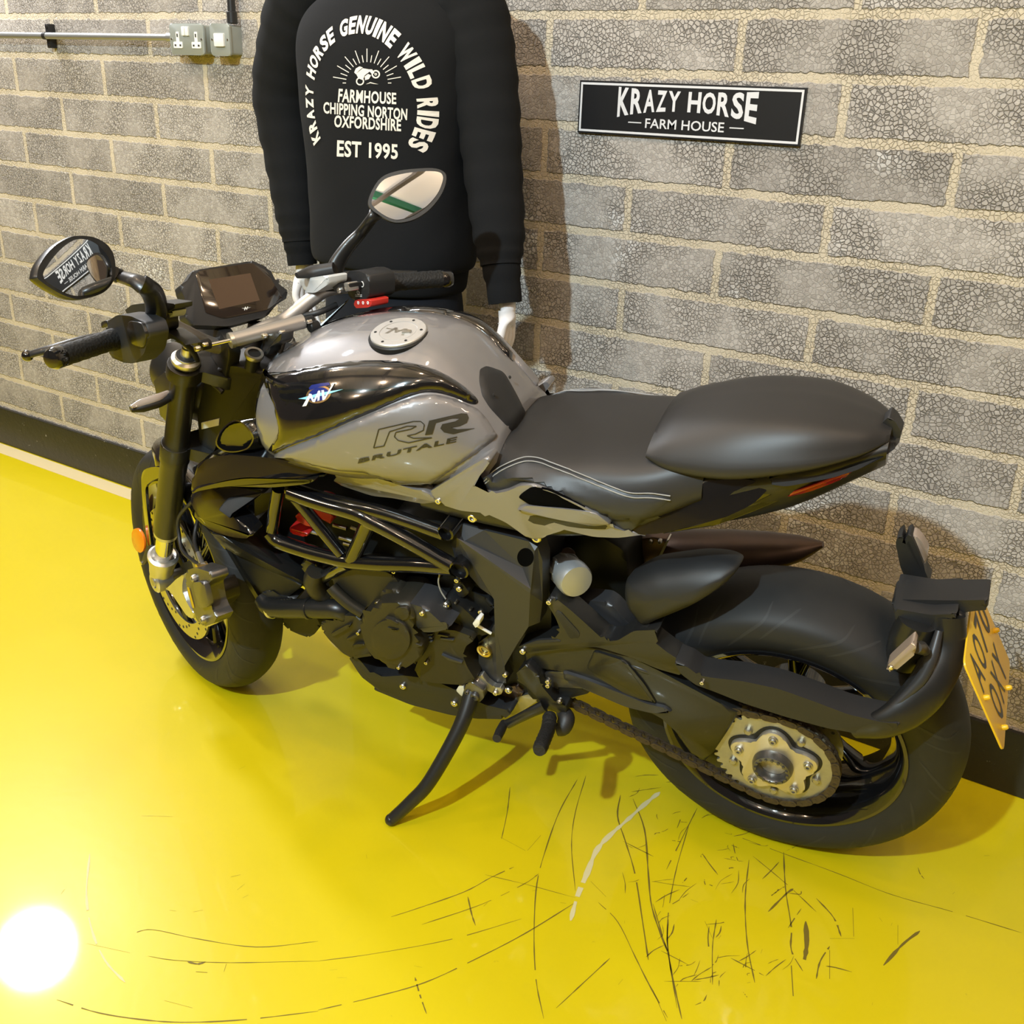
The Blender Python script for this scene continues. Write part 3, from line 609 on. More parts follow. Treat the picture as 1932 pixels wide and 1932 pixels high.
def hand(wrist, sg, sc, dirs):
    """hanging hand: palm turned to the thigh, thumb forward; dirs = down, forward, outward axes"""
    dn_, fw_, ou = dirs; vs, es, rs = [], [], []
    def P(a, b, c_): return wrist + (dn_ * a + fw_ * b + ou * c_) * sc
    def add(p, r, par=None):
        vs.append(p); rs.append(r * sc); i = len(vs) - 1
        if par is not None: es.append((par, i))
        return i
    w0 = add(P(-.03, 0, 0), .023); w1 = add(P(.0, 0, 0), .022, w0); pm = add(P(.030, .0, .002), .021, w1)
    for b0, l, k in ((.028, .95, 0), (.0095, 1.05, 1), (-.0095, .98, 2), (-.027, .80, 3)):
        a = add(P(.045, b0 * .75, .004), .0125, pm); a = add(P(.088 - .004 * abs(k - 1), b0, .003), .0108, a)
        cu = .010 + .003 * k
        a = add(P(.088 + .034 * l, b0 * .92 + .002, -cu * .8), .0088, a); a = add(P(.088 + .058 * l, b0 * .85 + .004, -cu * 2.1), .0078, a); add(P(.088 + .076 * l, b0 * .8 + .005, -cu * 3.4), .0062, a)
    a = add(P(.020, .024, -.006), .0125, w1); a = add(P(.048, .044, -.014), .0112, a); a = add(P(.075, .050, -.020), .0095, a); add(P(.098, .048, -.024), .0072, a)
    me = bpy.data.meshes.new('h'); me.from_pydata([tuple(v) for v in vs], es, []); o = bpy.data.objects.new('h', me); COL.objects.link(o)
    sk = o.modifiers.new('s', 'SKIN'); sk.use_smooth_shade = True; su = o.modifiers.new('u', 'SUBSURF'); su.levels = 2; su.render_levels = 2
    if not me.skin_vertices: me.skin_vertices.new()
    for i, r in enumerate(rs): me.skin_vertices[0].data[i].radius = (r, r)
    me.skin_vertices[0].data[0].use_root = True
    dg = bpy.context.evaluated_depsgraph_get(); dg.update(); m2 = bpy.data.meshes.new_from_object(o.evaluated_get(dg)); bpy.data.objects.remove(o)
    b2 = bmesh.new(); b2.from_mesh(m2); bpy.data.meshes.remove(m2); mloc(b2); return obj('hand', b2, 'skinw', man, 80)
hand(wall_pt(956, 575, -.294), 1, .92, (Vector((-.02, -.05, -1)).normalized(), Vector((-.10, 1, -.05)).normalized(), Vector((1, .10, 0)).normalized()))
hand(wall_pt(572, 503, -.219), -1, .92, (Vector((.02, -.05, -1)).normalized(), Vector((.10, 1, -.05)).normalized(), Vector((-1, .10, 0)).normalized()))
bm = bmesh.new(); loft(bm, zloft([(.78, .175, .118, .0), (.84, .180, .122), (.90, .176, .120), (.96, .166, .112)], 48, 4)); mloc(bm); jn = obj('jeans', bm, 'jeans', man, 60)
for sg in (1, -1):
    bm = bmesh.new(); tube(bm, [Vector((MC.x + sg * .082, MC.y, .84)), Vector((MC.x + sg * .088, MC.y, .70)), Vector((MC.x + sg * .095, MC.y + .01, .46)), Vector((MC.x + sg * .10, MC.y, .09))], [.088, .084, .066, .055], 24, smooth=5); mloc(bm); obj('trouser_leg', bm, 'jeans', jn, 60)
    bm = bmesh.new(); tube(bm, [Vector((MC.x + sg * .10, MC.y - .05, .045)), Vector((MC.x + sg * .10, MC.y, .06)), Vector((MC.x + sg * .105, MC.y + .08, .040)), Vector((MC.x + sg * .11, MC.y + .15, .028))], [.025, .040, .034, .014], 18, smooth=4, flat=1.0); mloc(bm); obj('foot', bm, 'skinw', man, 60)
bm = bmesh.new(); lathe(bm, Vector((MC.x, MC.y + .02, 0)), Vector((0, 0, 1)), [(0, 0), (.20, 0), (.20, .006), (.19, .010), (0, .010)], 48); mloc(bm); obj('base_plate', bm, 'chrome', man, 40)
# print on the back, laid on the cloth
def on_back(px, py):
    d = ray(px, py).normalized(); h = Tb.ray_cast(CAMP, d); return h
def back_at(p, off=.0012):
    d = ray(p[0], p[1]).normalized(); h = Tb.ray_cast(CAMP, d); n = h[1] if h[1].dot(d) < 0 else -h[1]; return h[0] + n * off
def back_xz(x, z, off=.0012):
    h = Tb.ray_cast(Vector((x, -1.2, z)), Vector((0, 1, 0))); n = h[1] if h[1].y < 0 else -h[1]; return h[0] + n * off
word = 'KRAZY HORSE GENUINE WILD RIDES'; W_ = {'I': .55, ' ': .62, 'W': 1.25, 'N': 1.05, 'G': 1.05, 'E': .92, 'S': .98, 'L': .88}
tot = sum(W_.get(q, 1) for q in word); acc_ = 0; a0, a1 = math.radians(213), math.radians(-33)
bm = bmesh.new()
for ch in word:
    w_ = W_.get(ch, 1)
    if ch != ' ':
        b0 = acc_ + .07; b1 = acc_ + w_ - .07
        def fn(u, v, b0=b0, b1=b1):
            a = a0 + (a1 - a0) * (b0 + (b1 - b0) * u) / tot; r = .1345 + .034 * v; return back_xz(1.582 + r * math.cos(a), 1.3215 + r * math.sin(a))
        put_text(bm, ch, fn, bold=.045, subdiv=2)
    acc_ += w_
mloc(bm); obj('arched_lettering', bm, 'print', sweat, 0)
for nm, tx, q in (('farmhouse_lettering', 'FARMHOUSE', ((638, 193), (748, 197), (748, 175), (640, 167))), ('town_lettering', 'CHIPPING NORTON', ((611, 214), (768, 227), (769, 205), (611, 192))), ('county_lettering', 'OXFORDSHIRE', ((631, 240), (757, 248), (757, 225), (632, 217))), ('date_lettering', 'EST 1995', ((636, 296), (751, 301), (751, 272), (637, 264)))):
    bm = bmesh.new(); f = quad_map(q); put_text(bm, tx, lambda u, v: back_at(f(u, v)), bold=.028, spacing=1.06, subdiv=3); mloc(bm); obj(nm, bm, 'print', sweat, 0)
bm = bmesh.new()
def bp_(pts): flat_patch(bm, [back_at(p) for p in k7(*pts)])
for k in range(19):
    a = PI * k / 18; r1 = 112; r2 = 150 + (34 if k % 2 else 0) - (20 if k in (0, 18) else 0); e = (math.cos(a), -math.sin(a)); g = (-e[1] * 2.2, e[0] * 2.2)
    bp_([(662 + e[0] * r1 + g[0], 445 + e[1] * r1 + g[1]), (662 + e[0] * r2 + g[0], 445 + e[1] * r2 + g[1]), (662 + e[0] * r2 - g[0], 445 + e[1] * r2 - g[1]), (662 + e[0] * r1 - g[0], 445 + e[1] * r1 - g[1])])
def ringp(x, y, r0, r1):
    for i in range(18):
        a, b = 2 * PI * i / 18, 2 * PI * (i + 1) / 18; bp_([(x + r0 * math.cos(a), y + r0 * math.sin(a)), (x + r1 * math.cos(a), y + r1 * math.sin(a)), (x + r1 * math.cos(b), y + r1 * math.sin(b)), (x + r0 * math.cos(b), y + r0 * math.sin(b))])
ringp(709, 398, 15, 23); ringp(709, 398, 3, 7); ringp(625, 436, 15, 22)
for P in (((594, 388), (602, 368), (622, 356), (640, 362), (620, 378), (602, 398)), ((604, 396), (640, 366), (672, 372), (690, 372), (702, 392), (690, 398), (676, 384), (650, 404), (640, 430), (616, 420)), ((650, 410), (668, 396), (684, 404), (672, 424), (652, 430)), ((656, 452), (680, 440), (700, 446), (724, 452), (700, 450), (680, 446))): bp_(P)
mloc(bm); obj('motorcycle_emblem', bm, 'print', sweat, 0)
# ------------------------------------------------------------------ motorcycle: wheels and front end
bike = bpy.data.objects.new('motorcycle', None); COL.objects.link(bike); bike.empty_display_size = .2
bike.matrix_world = Matrix(((BF.x, BL.x, BU.x, GO.x), (BF.y, BL.y, BU.y, GO.y), (BF.z, BL.z, BU.z, GO.z), (0, 0, 0, 1)))
tag(bike, 'grey and black naked sports motorcycle leaning on its side stand on the yellow floor', 'motorcycle')
V = Vector
LX = V((0, 1, 0))
def tyre(name, org, ax, fwd, up, R, W, rr, rw, parent, tread):
    half = [(rr, rw), (rr + (R - rr) * .22, W * .985), (rr + (R - rr) * .46, W), (R - (R - rr) * .27, W * .87), (R - (R - rr) * .09, W * .5), (R, 0)]
    prof = [V((a, b, 0)) for a, b in half] + [V((a, -b, 0)) for a, b in half[-2::-1]]
    pr = cr(prof, 6); inner = [(rr - .004, -rw), (rr - .004, rw)]
    bm = bmesh.new(); lathe(bm, org, ax, [(p.x, p.y) for p in pr] + inner, 120, closed=True, ref=fwd)
    def surf(th, t, off=.0004):
        i = (t + 1) / 2 * (len(pr) - 1); k = min(int(i), len(pr) - 2); p = pr[k].lerp(pr[k + 1], i - k); q = (pr[k + 1] - pr[k]).normalized(); n = V((-q.y, q.x, 0))
        if n.dot(p - V((rr, 0, 0))) < 0: n = -n
        p = p + n * off
        return org + ax * p.y + (fwd * math.cos(th) + up * math.sin(th)) * p.x
    n = tread[0]
    for k in range(n):
        for sgn in (1, -1):
            for path, wdt in tread[1]:
                pts = [(2 * PI * (k + (0 if sgn > 0 else .5) + a) / n, sgn * t) for a, t in path]; prev = None
                P = cr([V((a, t, 0)) for a, t in pts], 4)
                for i, p in enumerate(P):
                    ww = wdt * (.25 if i in (0, len(P) - 1) else 1); d = (P[min(i + 1, len(P) - 1)] - P[max(i - 1, 0)]); nn = V((-d.y, d.x * 4, 0)); nn = V((1, 0, 0)) if nn.length < 1e-9 else nn
                    dd = V((d.x * R, d.y * W * .9, 0)).normalized(); e = V((-dd.y / R, dd.x / (W * .9), 0)) * ww
                    a = bm.verts.new(surf(p.x + e.x, p.y + e.y)); b = bm.verts.new(surf(p.x - e.x, p.y - e.y))
                    if prev: f = bm.faces.new((prev[0], prev[1], b, a)); f.material_index = 1
                    prev = (a, b)
    return obj(name, bm, ['rubber', 'hole'], parent, 40)
def rim(name, org, ax, fwd, up, rr, rw, spokes, sw, parent, hub):
    bm = bmesh.new()
    lathe(bm, org, ax, [(rr + .002, rw + .004), (rr - .004, rw + .0045), (rr - .012, rw - .002), (rr - .022, rw * .70), (rr - .034, rw * .25), (rr - .034, -rw * .25), (rr - .022, -rw * .7), (rr - .012, -rw + .002), (rr - .004, -rw - .0045), (rr + .002, -rw - .004), (rr - .002, -rw), (rr - .012, -rw * .7), (rr - .024, 0), (rr - .012, rw * .7), (rr - .002, rw)], 96, closed=True, ref=fwd)
    for k in range(spokes):
        a = 2 * PI * k / spokes + .35
        for da in (-.16, .16):
            p0 = V((math.cos(a + da * .35), math.sin(a + da * .35))) * (hub - .004); p1 = V((math.cos(a + da), math.sin(a + da))) * (rr - .026)
            P = [org + ax * (sw + (hub > .05) * 0) + fwd * (p0.x + (p1.x - p0.x) * t) + up * (p0.y + (p1.y - p0.y) * t) for t in (0, .35, .7, 1)]
            tube(bm, P, [.013, .0105, .0105, .015], 10, flat=1.5, flatdir=ax)
    lathe(bm, org, ax, [(0, sw + .03), (hub * .6, sw + .03), (hub, sw + .018), (hub, sw - .03), (hub * .6, sw - .04), (0, sw - .04)], 40, ref=fwd)
    return obj(name, bm, 'gloss', parent, 40)
# --- rear wheel
RC = V((0, 0, .312)); FX = V((1, 0, 0)); UZ = V((0, 0, 1))
rw_ = rim('rear_wheel', RC, LX, FX, UZ, .218, .076, 5, -.045, bike, .055)
tyre('tyre', RC, LX, FX, UZ, .312, .087, .219, .077, rw_, (14, [([(0, .80), (.35, .58), (.62, .40), (.70, .20)], .0018), ([(.55, .66), (.85, .40), (1.05, .22)], .0015)]))
bm = bmesh.new(); lathe(bm, RC, LX, [(.062, .070), (.110, .070), (.110, .066), (.062, .066)], 64, closed=True, ref=FX)
for k in range(36):
    a = 2 * PI * k / 36; r = .074 + .009 * (k % 4); lathe(bm, RC + FX * r * math.cos(a) + UZ * r * math.sin(a) + LX * .0702, LX, [(0, 0), (.0032, 0), (.0032, .0004), (0, .0004)], 8, mi=1)
obj('brake_disc', bm, ['steel', 'hole'], rw_, 40)
# sprocket
SPC = RC + LX * .118; bm = bmesh.new(); nT = 41
outer = []
for k in range(nT * 4):
    a = 2 * PI * k / (nT * 4); outer.append(SPC + (FX * math.cos(a) + UZ * math.sin(a)) * (.1115 if k % 4 in (1, 2) else .1035))
inn = [SPC + (FX * math.cos(2 * PI * k / (nT * 4)) + UZ * math.sin(2 * PI * k / (nT * 4))) * .066 for k in range(nT * 4)]
t0 = [bm.verts.new(p + LX * .003) for p in outer]; t1 = [bm.verts.new(p - LX * .003) for p in outer]; i0 = [bm.verts.new(p + LX * .003) for p in inn]; i1 = [bm.verts.new(p - LX * .003) for p in inn]; n = nT * 4
for k in range(n):
    j = (k + 1) % n
    bm.faces.new((t0[k], t0[j], i0[j], i0[k])); bm.faces.new((t1[k], i1[k], i1[j], t1[j])); bm.faces.new((t0[k], t1[k], t1[j], t0[j])); bm.faces.new((i0[k], i0[j], i1[j], i1[k]))
obj('sprocket', bm, 'sprocket', rw_, 30)
def lobes(r0, r1, n, ph, off, N=90): return [SPC + LX * off + (FX * math.cos(a) + UZ * math.sin(a)) * (r0 + (r1 - r0) * (.5 + .5 * math.cos(n * (a - ph))) ** .8) for a in [2 * PI * i / N for i in range(N)]]
bm = bmesh.new(); prism_pts(bm, lobes(.066, .086, 5, .25, .0045), LX * -.005, .001); obj('sprocket_ring', bm, 'enginedark', rw_, 40)
bm = bmesh.new(); prism_pts(bm, lobes(.056, .080, 5, .25, .014), LX * -.010, .003); car = obj('sprocket_carrier', bm, 'carrier', rw_, 40)
bm = bmesh.new(); lathe(bm, SPC, LX, [(.023, .014), (.036, .014), (.036, .020), (.033, .030), (.027, .031), (.025, .028), (.024, .012)], 48, closed=True, ref=FX)
for k in range(16):
    a = 2 * PI * k / 16; p = SPC + (FX * math.cos(a) + UZ * math.sin(a)) * .0285 + LX * .031; lathe(bm, p, LX, [(0, -.002), (.0025, -.002), (.0025, .002), (0, .002)], 8)
obj('hub_nut', bm, 'gunmetal', rw_, 40)
bm = bmesh.new(); lathe(bm, SPC, LX, [(0, -.02), (.024, -.02), (.024, .012), (0, .0121)], 32, ref=FX); obj('hub_bore', bm, 'enginedark', rw_, 40)
for k in range(5):
    a = .25 + 2 * PI * k / 5; p = SPC + (FX * math.cos(a) + UZ * math.sin(a)) * .064 + LX * .014
    bm = bmesh.new(); lathe(bm, p, LX, [(0, 0), (.0085, 0), (.0085, .003), (.0062, .0035), (.0062, .008), (.003, .008), (.003, .004), (0, .004)], 12, ref=FX); obj('carrier_nut', bm, 'steel', rw_, 30)
    a += PI / 5; p = SPC + (FX * math.cos(a) + UZ * math.sin(a)) * .078 + LX * .003
    bm = bmesh.new(); lathe(bm, p, LX, [(0, 0), (.0075, 0), (.0075, .006), (.005, .008), (0, .008)], 10, ref=FX); obj('ring_bolt', bm, 'steel', rw_, 30)
# --- front wheel (steered)
F0 = S(0, 0, 0)
fw = rim('front_wheel', F0, SLc, SFc, SSc, .218, .048, 5, 0.0, bike, .040)
tyre('tyre', F0, SLc, SFc, SSc, .300, .060, .219, .049, fw, (15, [([(0, .82), (.3, .6), (.5, .36), (.56, .10)], .0016), ([(.5, .62), (.78, .40), (.95, .16)], .0013)]))
for sg in (1, -1):
    bm = bmesh.new(); c0 = F0 + SLc * .064 * sg
    lathe(bm, c0, SLc, [(.122, .0025), (.160, .0025), (.160, -.0025), (.122, -.0025)], 72, closed=True, ref=SFc)
    for k in range(44):
        a = 2 * PI * k / 44; r = .1285 + .0088 * (k % 4); p = c0 + (SFc * math.cos(a) + SSc * math.sin(a)) * r + SLc * .0027 * sg
        lathe(bm, p, SLc, [(0, -.0002), (.0036, -.0002), (.0036, .0004), (0, .0004)], 8, mi=1)
    d = obj('brake_disc', bm, ['disc', 'hole'], fw, 40)
    bm = bmesh.new()
    for k in range(6):
        a = 2 * PI * k / 6; e = SFc * math.cos(a) + SSc * math.sin(a); g = SFc * -math.sin(a) + SSc * math.cos(a)
        prism_pts(bm, [c0 + e * .055 + g * .016, c0 + e * .128 + g * .012, c0 + e * .128 - g * .012, c0 + e * .055 - g * .016], SLc * -.004 * sg)
    lathe(bm, c0, SLc, [(.040, .0), (.062, 0), (.062, -.004), (.040, -.004)], 40, closed=True, ref=SFc)
    obj('disc_carrier', bm, 'enginedark', fw, 40)
bm = bmesh.new(); cyl(bm, F0 - SLc * .125, F0 + SLc * .125, .0125, 18, .002); obj('axle', bm, 'steel', bike, 40)
# --- fork legs
def up_s(a, w, z): return S(a, w, z)
for sg in (1, -1):
    A = lambda z, a=.010: S(a, .1 * sg, z)
    bm = bmesh.new(); lathe(bm, A(0), SSc, [(0, .16), (.026, .16), (.0275, .168), (.0275, .385), (.030, .392), (.030, .436), (.027, .442), (.0245, .446), (.0245, .655), (0, .655)], 36)
    leg = obj('fork_leg', bm, 'satin', bike, 40)
    bm = bmesh.new(); lathe(bm, A(0), SSc, [(0, .15), (.0255, .15), (.0255, .162), (0, .162)], 32); obj('dust_seal_ring', bm, 'silver', leg, 40)
    bm = bmesh.new(); cyl(bm, A(.05), A(.165), .0195, 28); obj('stanchion', bm, 'chrome', leg, 40, label='bright gold tinted stanchion tube')
    bm = bmesh.new(); lathe(bm, A(0), SSc, [(0, .654), (.026, .654), (.027, .657), (.027, .664), (.021, .668), (.021, .671), (.012, .672), (.010, .690), (.008, .700), (0, .702)], 6 if False else 28); obj('fork_cap', bm, ['silver'] if sg > 0 else ['silver'], leg, 30)
    bm = bmesh.new(); lathe(bm, A(0), SSc, [(0, .664), (.019, .664), (.019, .673), (.010, .674), (.010, .694), (0, .696)], 24); obj('adjuster', bm, 'enginedark', leg, 40)
    bm = bmesh.new()
    lathe(bm, A(0), SSc, [(0, .0), (.024, .0), (.027, .02), (.029, .045), (.034, .066), (.034, .074), (.028, .078), (.0205, .074), (0, .07)], 32)
    lathe(bm, S(.0, .082 * sg, -.004), SLc * sg, [(0, 0), (.024, 0), (.026, .004), (.026, .036), (.022, .040), (.014, .040), (.013, .034), (0, .034)], 28)
    if sg > 0:
        prism(bm, rnd(k17((480, 800), (545, 735), (612, 690), (600, 780), (592, 850), (640, 950), (700, 1050), (692, 1100), (640, 1075), (555, 950), (490, 850), (440, 825)), .2), .118, .098, s, .003)
        prism(bm, rnd(k17((600, 700), (700, 640), (720, 1140), (900, 1060), (960, 1040), (930, 1130), (830, 1175), (700, 1110), (620, 900)), .2), .100, .088, s, .002)
    obj('axle_clamp', bm, 'silver', leg, 42, label='cast silver axle clamp')
# --- front caliper, left and right
def caliper(sg):
    bm = bmesh.new()
    pr = rnd(k17((640, 655), (720, 632), (850, 675), (870, 740), (820, 800), (850, 960), (880, 1030), (915, 1085), (885, 1140), (800, 1172), (725, 1110), (690, 1000), (650, 870), (625, 740)), .18)
    prism(bm, pr, .140, .104, s, .006); obj_ = lambda n, b, m, par, sh=40: (mir(b, sg), obj(n, b, m, par, sh))[1]
    cal = obj_('brake_caliper', bm, 'gunmetal', bike)
    bm = bmesh.new(); prism(bm, rnd(k17((680, 770), (790, 760), (840, 990), (740, 1010)), .25), .150, .138, s, .005); obj_('piston_cover', bm, 'gunmetal', cal)
    bm = bmesh.new(); prism(bm, rnd(k17((810, 770), (900, 750), (940, 860), (950, 940), (890, 1010), (860, 1000), (830, 880)), .2), .104, .060, s, .004); obj_('inner_body', bm, 'engine', cal)
    for q in ((722, 725), (808, 1100)):
        bm = bmesh.new(); p = s(*K(220, 940, 4.83, q)[0], .140); lathe(bm, p, SLc, [(0, 0), (.0085, 0), (.0085, .004), (.0065, .009), (.0035, .009), (.0032, .004), (0, .004)], 14); obj_('caliper_bolt', bm, 'steel', cal, 30)
    bm = bmesh.new(); prism(bm, rnd(k17((640, 810), (660, 810), (710, 1000), (690, 1000)), .2), .1415, .139, s, 0); obj_('maker_strip', bm, 'gold2', cal)
    bm = bmesh.new(); p = s(*K(220, 940, 4.83, (780, 615))[0], .125); lathe(bm, p - SLc * .01, SLc, [(0, 0), (.007, 0), (.007, .022), (0, .022)], 16); obj_('banjo', bm, 'gold2', cal)
def mir(bm, sg):
    if sg < 0:
        for v in bm.verts:
            d = (v.co - F0).dot(SLc); v.co -= SLc * (2 * d)
caliper(1); caliper(-1)
# brake hoses
bm = bmesh.new(); tube(bm, [s(*q) for q in [(420, 900, .06), (370, 940, .08), (338, 975, .095), (338, 1010, .10), (345, 1040, .11), (370, 1062, .12), (382, 1066, .125)]], .0042, 10, smooth=5); obj('brake_hose', bm, 'plastic', bike, 60)
bm = bmesh.new(); tube(bm, [s(*q) for q in [(425, 915, .05), (385, 950, .06), (372, 985, .07), (367, 1020, .09), (376, 1050, .11), (384, 1064, .122)]], .0042, 10, smooth=5); obj('brake_hose', bm, 'plastic', bike, 60)
bm = bmesh.new(); tube(bm, [s(*q) for q in [(374, 1044, .108), (379, 1058, .118), (383, 1066, .125)]], .0055, 10, smooth=3); obj('hose_ferrule', bm, 'silver', bike, 60)
# front mudguard
bm = bmesh.new(); rings = []
for i in range(31):
    th = math.radians(48 + 72 * i / 30); e = SFc * math.cos(th) + SSc * math.sin(th); row = []
    tp = 1 - .35 * max(0, (i - 22) / 8) - .25 * max(0, (5 - i) / 5)
    for j in range(17):
        u = -1 + 2 * j / 16; w = .073 * tp * math.sin(u * PI / 2); r = .318 - .050 * abs(u) ** 2.6 * tp
        row.append(F0 + e * r + SLc * w)
    rings.append(row)
R = [[bm.verts.new(p) for p in r] for r in rings]
for a, b in zip(R, R[1:]):
    for j in range(16): bm.faces.new((a[j], a[j + 1], b[j + 1], b[j]))
bmesh.ops.solidify(bm, geom=list(bm.faces), thickness=.003)
mg = obj('front_mudguard', bm, 'gloss', bike, 50)
for sg in (1, -1):
    bm = bmesh.new(); prism(bm, sm(k18((300, 650), (330, 560), (470, 520), (630, 560), (620, 640), (480, 660), (370, 740), (350, 800), (370, 1050), (405, 1350), (420, 1500), (385, 1500), (340, 1200), (310, 900)), 3), .083, .076, s, .002); mir(bm, sg); br_ = obj('mudguard_bracket', bm, 'gloss', mg, 40)
    bm = bmesh.new(); prism(bm, [(260 + 11.5 * math.cos(a) + 4 * math.sin(a), 1020 + 23 * math.sin(a)) for a in [2 * PI * i / 28 for i in range(28)]], .088, .083, s, .001)
    if sg > 0: obj('reflector', bm, 'amber', mg, 40, label='orange oval side reflector')
    bm = bmesh.new(); prism(bm, rnd(k18((360, 1490), (410, 1470), (440, 1560), (330, 1720), (290, 1700)), .2), .086, .080, s, .001); mir(bm, sg); obj('lower_stay', bm, 'plastic', mg, 40)
    bm = bmesh.new(); p = s(*K(220, 800, 6.44, (305, 1690))[0], .086); lathe(bm, p, SLc, [(0, 0), (.005, 0), (.005, .002), (0, .004)], 12); mir(bm, sg); obj('screw', bm, 'bolt', mg, 40)
# --- yokes and headstock
def yoke(z0, z1, r, name):
    bm = bmesh.new(); pts = []
    for k in range(13): a = PI / 2 - PI * k / 12 - PI / 2; a = math.radians(-90 + 180 * k / 12); 
    out = [(.010 + r * math.cos(math.radians(t)), .1 + r * math.sin(math.radians(t))) for t in range(-60, 240, 20)] + [(-.050, .045), (-.056, 0), (-.050, -.045)] + [(.010 + r * math.cos(math.radians(t)), -.1 + r * math.sin(math.radians(t))) for t in range(120, 420, 20)] + [(.030, -.04), (.034, 0), (.030, .04)]
    prism_pts(bm, [S(a, w, z1) for a, w in out], SSc * (z0 - z1), .003); return obj(name, bm, 'satin', bike, 40)
yoke(.622, .650, .034, 'top_yoke'); yoke(.405, .440, .0305, 'lower_yoke')
bm = bmesh.new(); cyl(bm, S(-.030, 0, .440), S(-.030, 0, .630), .036, 28); obj('headstock', bm, 'satin', bike, 40)
bm = bmesh.new(); lathe(bm, S(-.030, 0, .650), SSc, [(0, 0), (.020, 0), (.020, .006), (.013, .008), (.012, .012), (0, .012)], 24); obj('stem_nut', bm, 'silver', bike, 30)
bm = bmesh.new(); lathe(bm, s(479, 672, .015), SSc, [(.012, 0), (.017, 0), (.018, .004), (.017, .008), (.012, .008)], 28, closed=True); obj('ignition_ring', bm, 'steel', bike, 40)
bm = bmesh.new(); lathe(bm, s(479, 672, .015) - SSc * .03, SSc, [(0, 0), (.0135, 0), (.0135, .036), (0, .036)], 24); obj('ignition_lock', bm, 'enginedark', bike, 40)
# --- headlight
bm = bmesh.new(); hc = S(.105, 0, .500); lathe(bm, hc, SFc, [(0, -.085), (.035, -.080), (.065, -.060), (.085, -.025), (.092, .01), (.092, .055), (.090, .062), (.085, .066), (0, .068)], 44); hl = obj('headlight', bm, 'satin', bike, 40)
bm = bmesh.new(); lathe(bm, hc, SFc, [(0, .075), (.05, .073), (.084, .0665), (.084, .064), (0, .06)], 40); obj('lens', bm, 'lens', hl, 50)
for sg in (1, -1):
    bm = bmesh.new(); prism_pts(bm, [S(.02, .098 * sg, .60), S(.09, .098 * sg, .56), S(.13, .098 * sg, .50), S(.09, .098 * sg, .44), S(.02, .098 * sg, .46)], SLc * -.006 * sg, .001); obj('headlight_bracket', bm, 'satin', hl, 40)
    bm = bmesh.new(); tube(bm, [s(*q) for q in [(345, 742, .085), (320, 747, .12), (296, 757, .15), (266, 766, .18), (246, 772, .20)]], [.010, .012, .015, .015, .008], 16, smooth=4, flat=.62, flatdir=SSc); mir(bm, sg); ind = obj('front_indicator', bm, 'plastic', bike, 50)
    bm = bmesh.new(); tube(bm, [s(*q) for q in [(318, 740, .12), (296, 750, .15), (266, 760, .18), (248, 768, .20)]], [.006, .009, .009, .004], 12, smooth=4, flat=.5, flatdir=SSc); mir(bm, sg); obj('indicator_lens', bm, 'lens', ind, 50)
# --- handlebar and controls
barL = [(440, 648, .02), (412, 653, .045), (378, 642, .085), (345, 625, .13), (310, 611, .175), (262, 622, .22), (215, 640, .265), (165, 656, .32), (112, 673, .375)]
barR = [(500, 620, -.03), (530, 608, -.07), (562, 585, -.105), (590, 563, -.135), (622, 546, -.165), (680, 540, -.22), (735, 533, -.27), (790, 529, -.325), (835, 526, -.372)]
PL = [s(*q) for q in barL]; PR = [s(*q) for q in barR]
bm = bmesh.new(); tube(bm, PL[::-1][2:] + PR[:-2], [.011, .011, .0125, .014, .0145, .0145, .0145, .0145, .0145, .0145, .014, .0125, .011, .011], 18, smooth=5); bar = obj('handlebar', bm, 'titan', bike, 60)
for P, sg in ((PL, 1), (PR, -1)):
    gr = cr(P[-3:], 6); bm = bmesh.new(); r = [.0185 if i < 2 else .0165 + .0008 * (i % 2) for i in range(len(gr))]; tube(bm, gr, r, 20); g = obj('handlebar_grip', bm, 'grip', bike, 40)
    d = (P[-1] - P[-2]).normalized(); bm = bmesh.new(); lathe(bm, P[-1], d, [(0, -.004), (.0165, -.004), (.0175, 0), (.0175, .012), (.014, .019), (.006, .022), (0, .022)], 22); obj('bar_end', bm, 'gloss', g, 40)
for w in (.035, -.035):
    bm = bmesh.new(); p = S(-.012, w, .68); prism_pts(bm, [S(-.045, w + .012, .65), S(.02, w + .012, .65), S(.02, w + .012, .715), S(.0, w + .012, .728), S(-.03, w + .012, .728), S(-.045, w + .012, .71)], SLc * -.024, .003); obj('bar_clamp', bm, 'satin', bike, 40)
# left switchgear
bm = bmesh.new(); prism(bm, rnd(k1((622, 650), (690, 604), (770, 612), (850, 650), (872, 720), (850, 830), (790, 890), (730, 887), (640, 850), (625, 790)), .22), .262, .228, s, .006); sw = obj('left_switchgear', bm, 'plastic', bike, 40)
bm = bmesh.new(); prism(bm, rnd(k1((750, 640), (830, 650), (855, 720), (840, 800), (770, 780), (745, 700)), .25), .266, .26, s, .002); obj('switch_block', bm, 'satin', sw, 40)
bm = bmesh.new(); prism(bm, rnd(k1((590, 650), (625, 635), (635, 670), (595, 685)), .2), .25, .23, s, .002); obj('turn_switch', bm, 'satin', sw, 40)
bm = bmesh.new(); prism(bm, rnd(k1((840, 655), (895, 650), (905, 700), (870, 725)), .2), .222, .19, s, .003); obj('bar_sleeve', bm, 'silver', sw, 40)
bm = bmesh.new(); prism(bm, rnd(k1((880, 630), (960, 600), (968, 690), (930, 720), (870, 690)), .2), .205, .18, s, .003); obj('mirror_clamp', bm, 'satin', sw, 40)
bolts(sw, 'clamp_screw', [(305.7, 617, .206, .006)], 'bolt', fr=s)
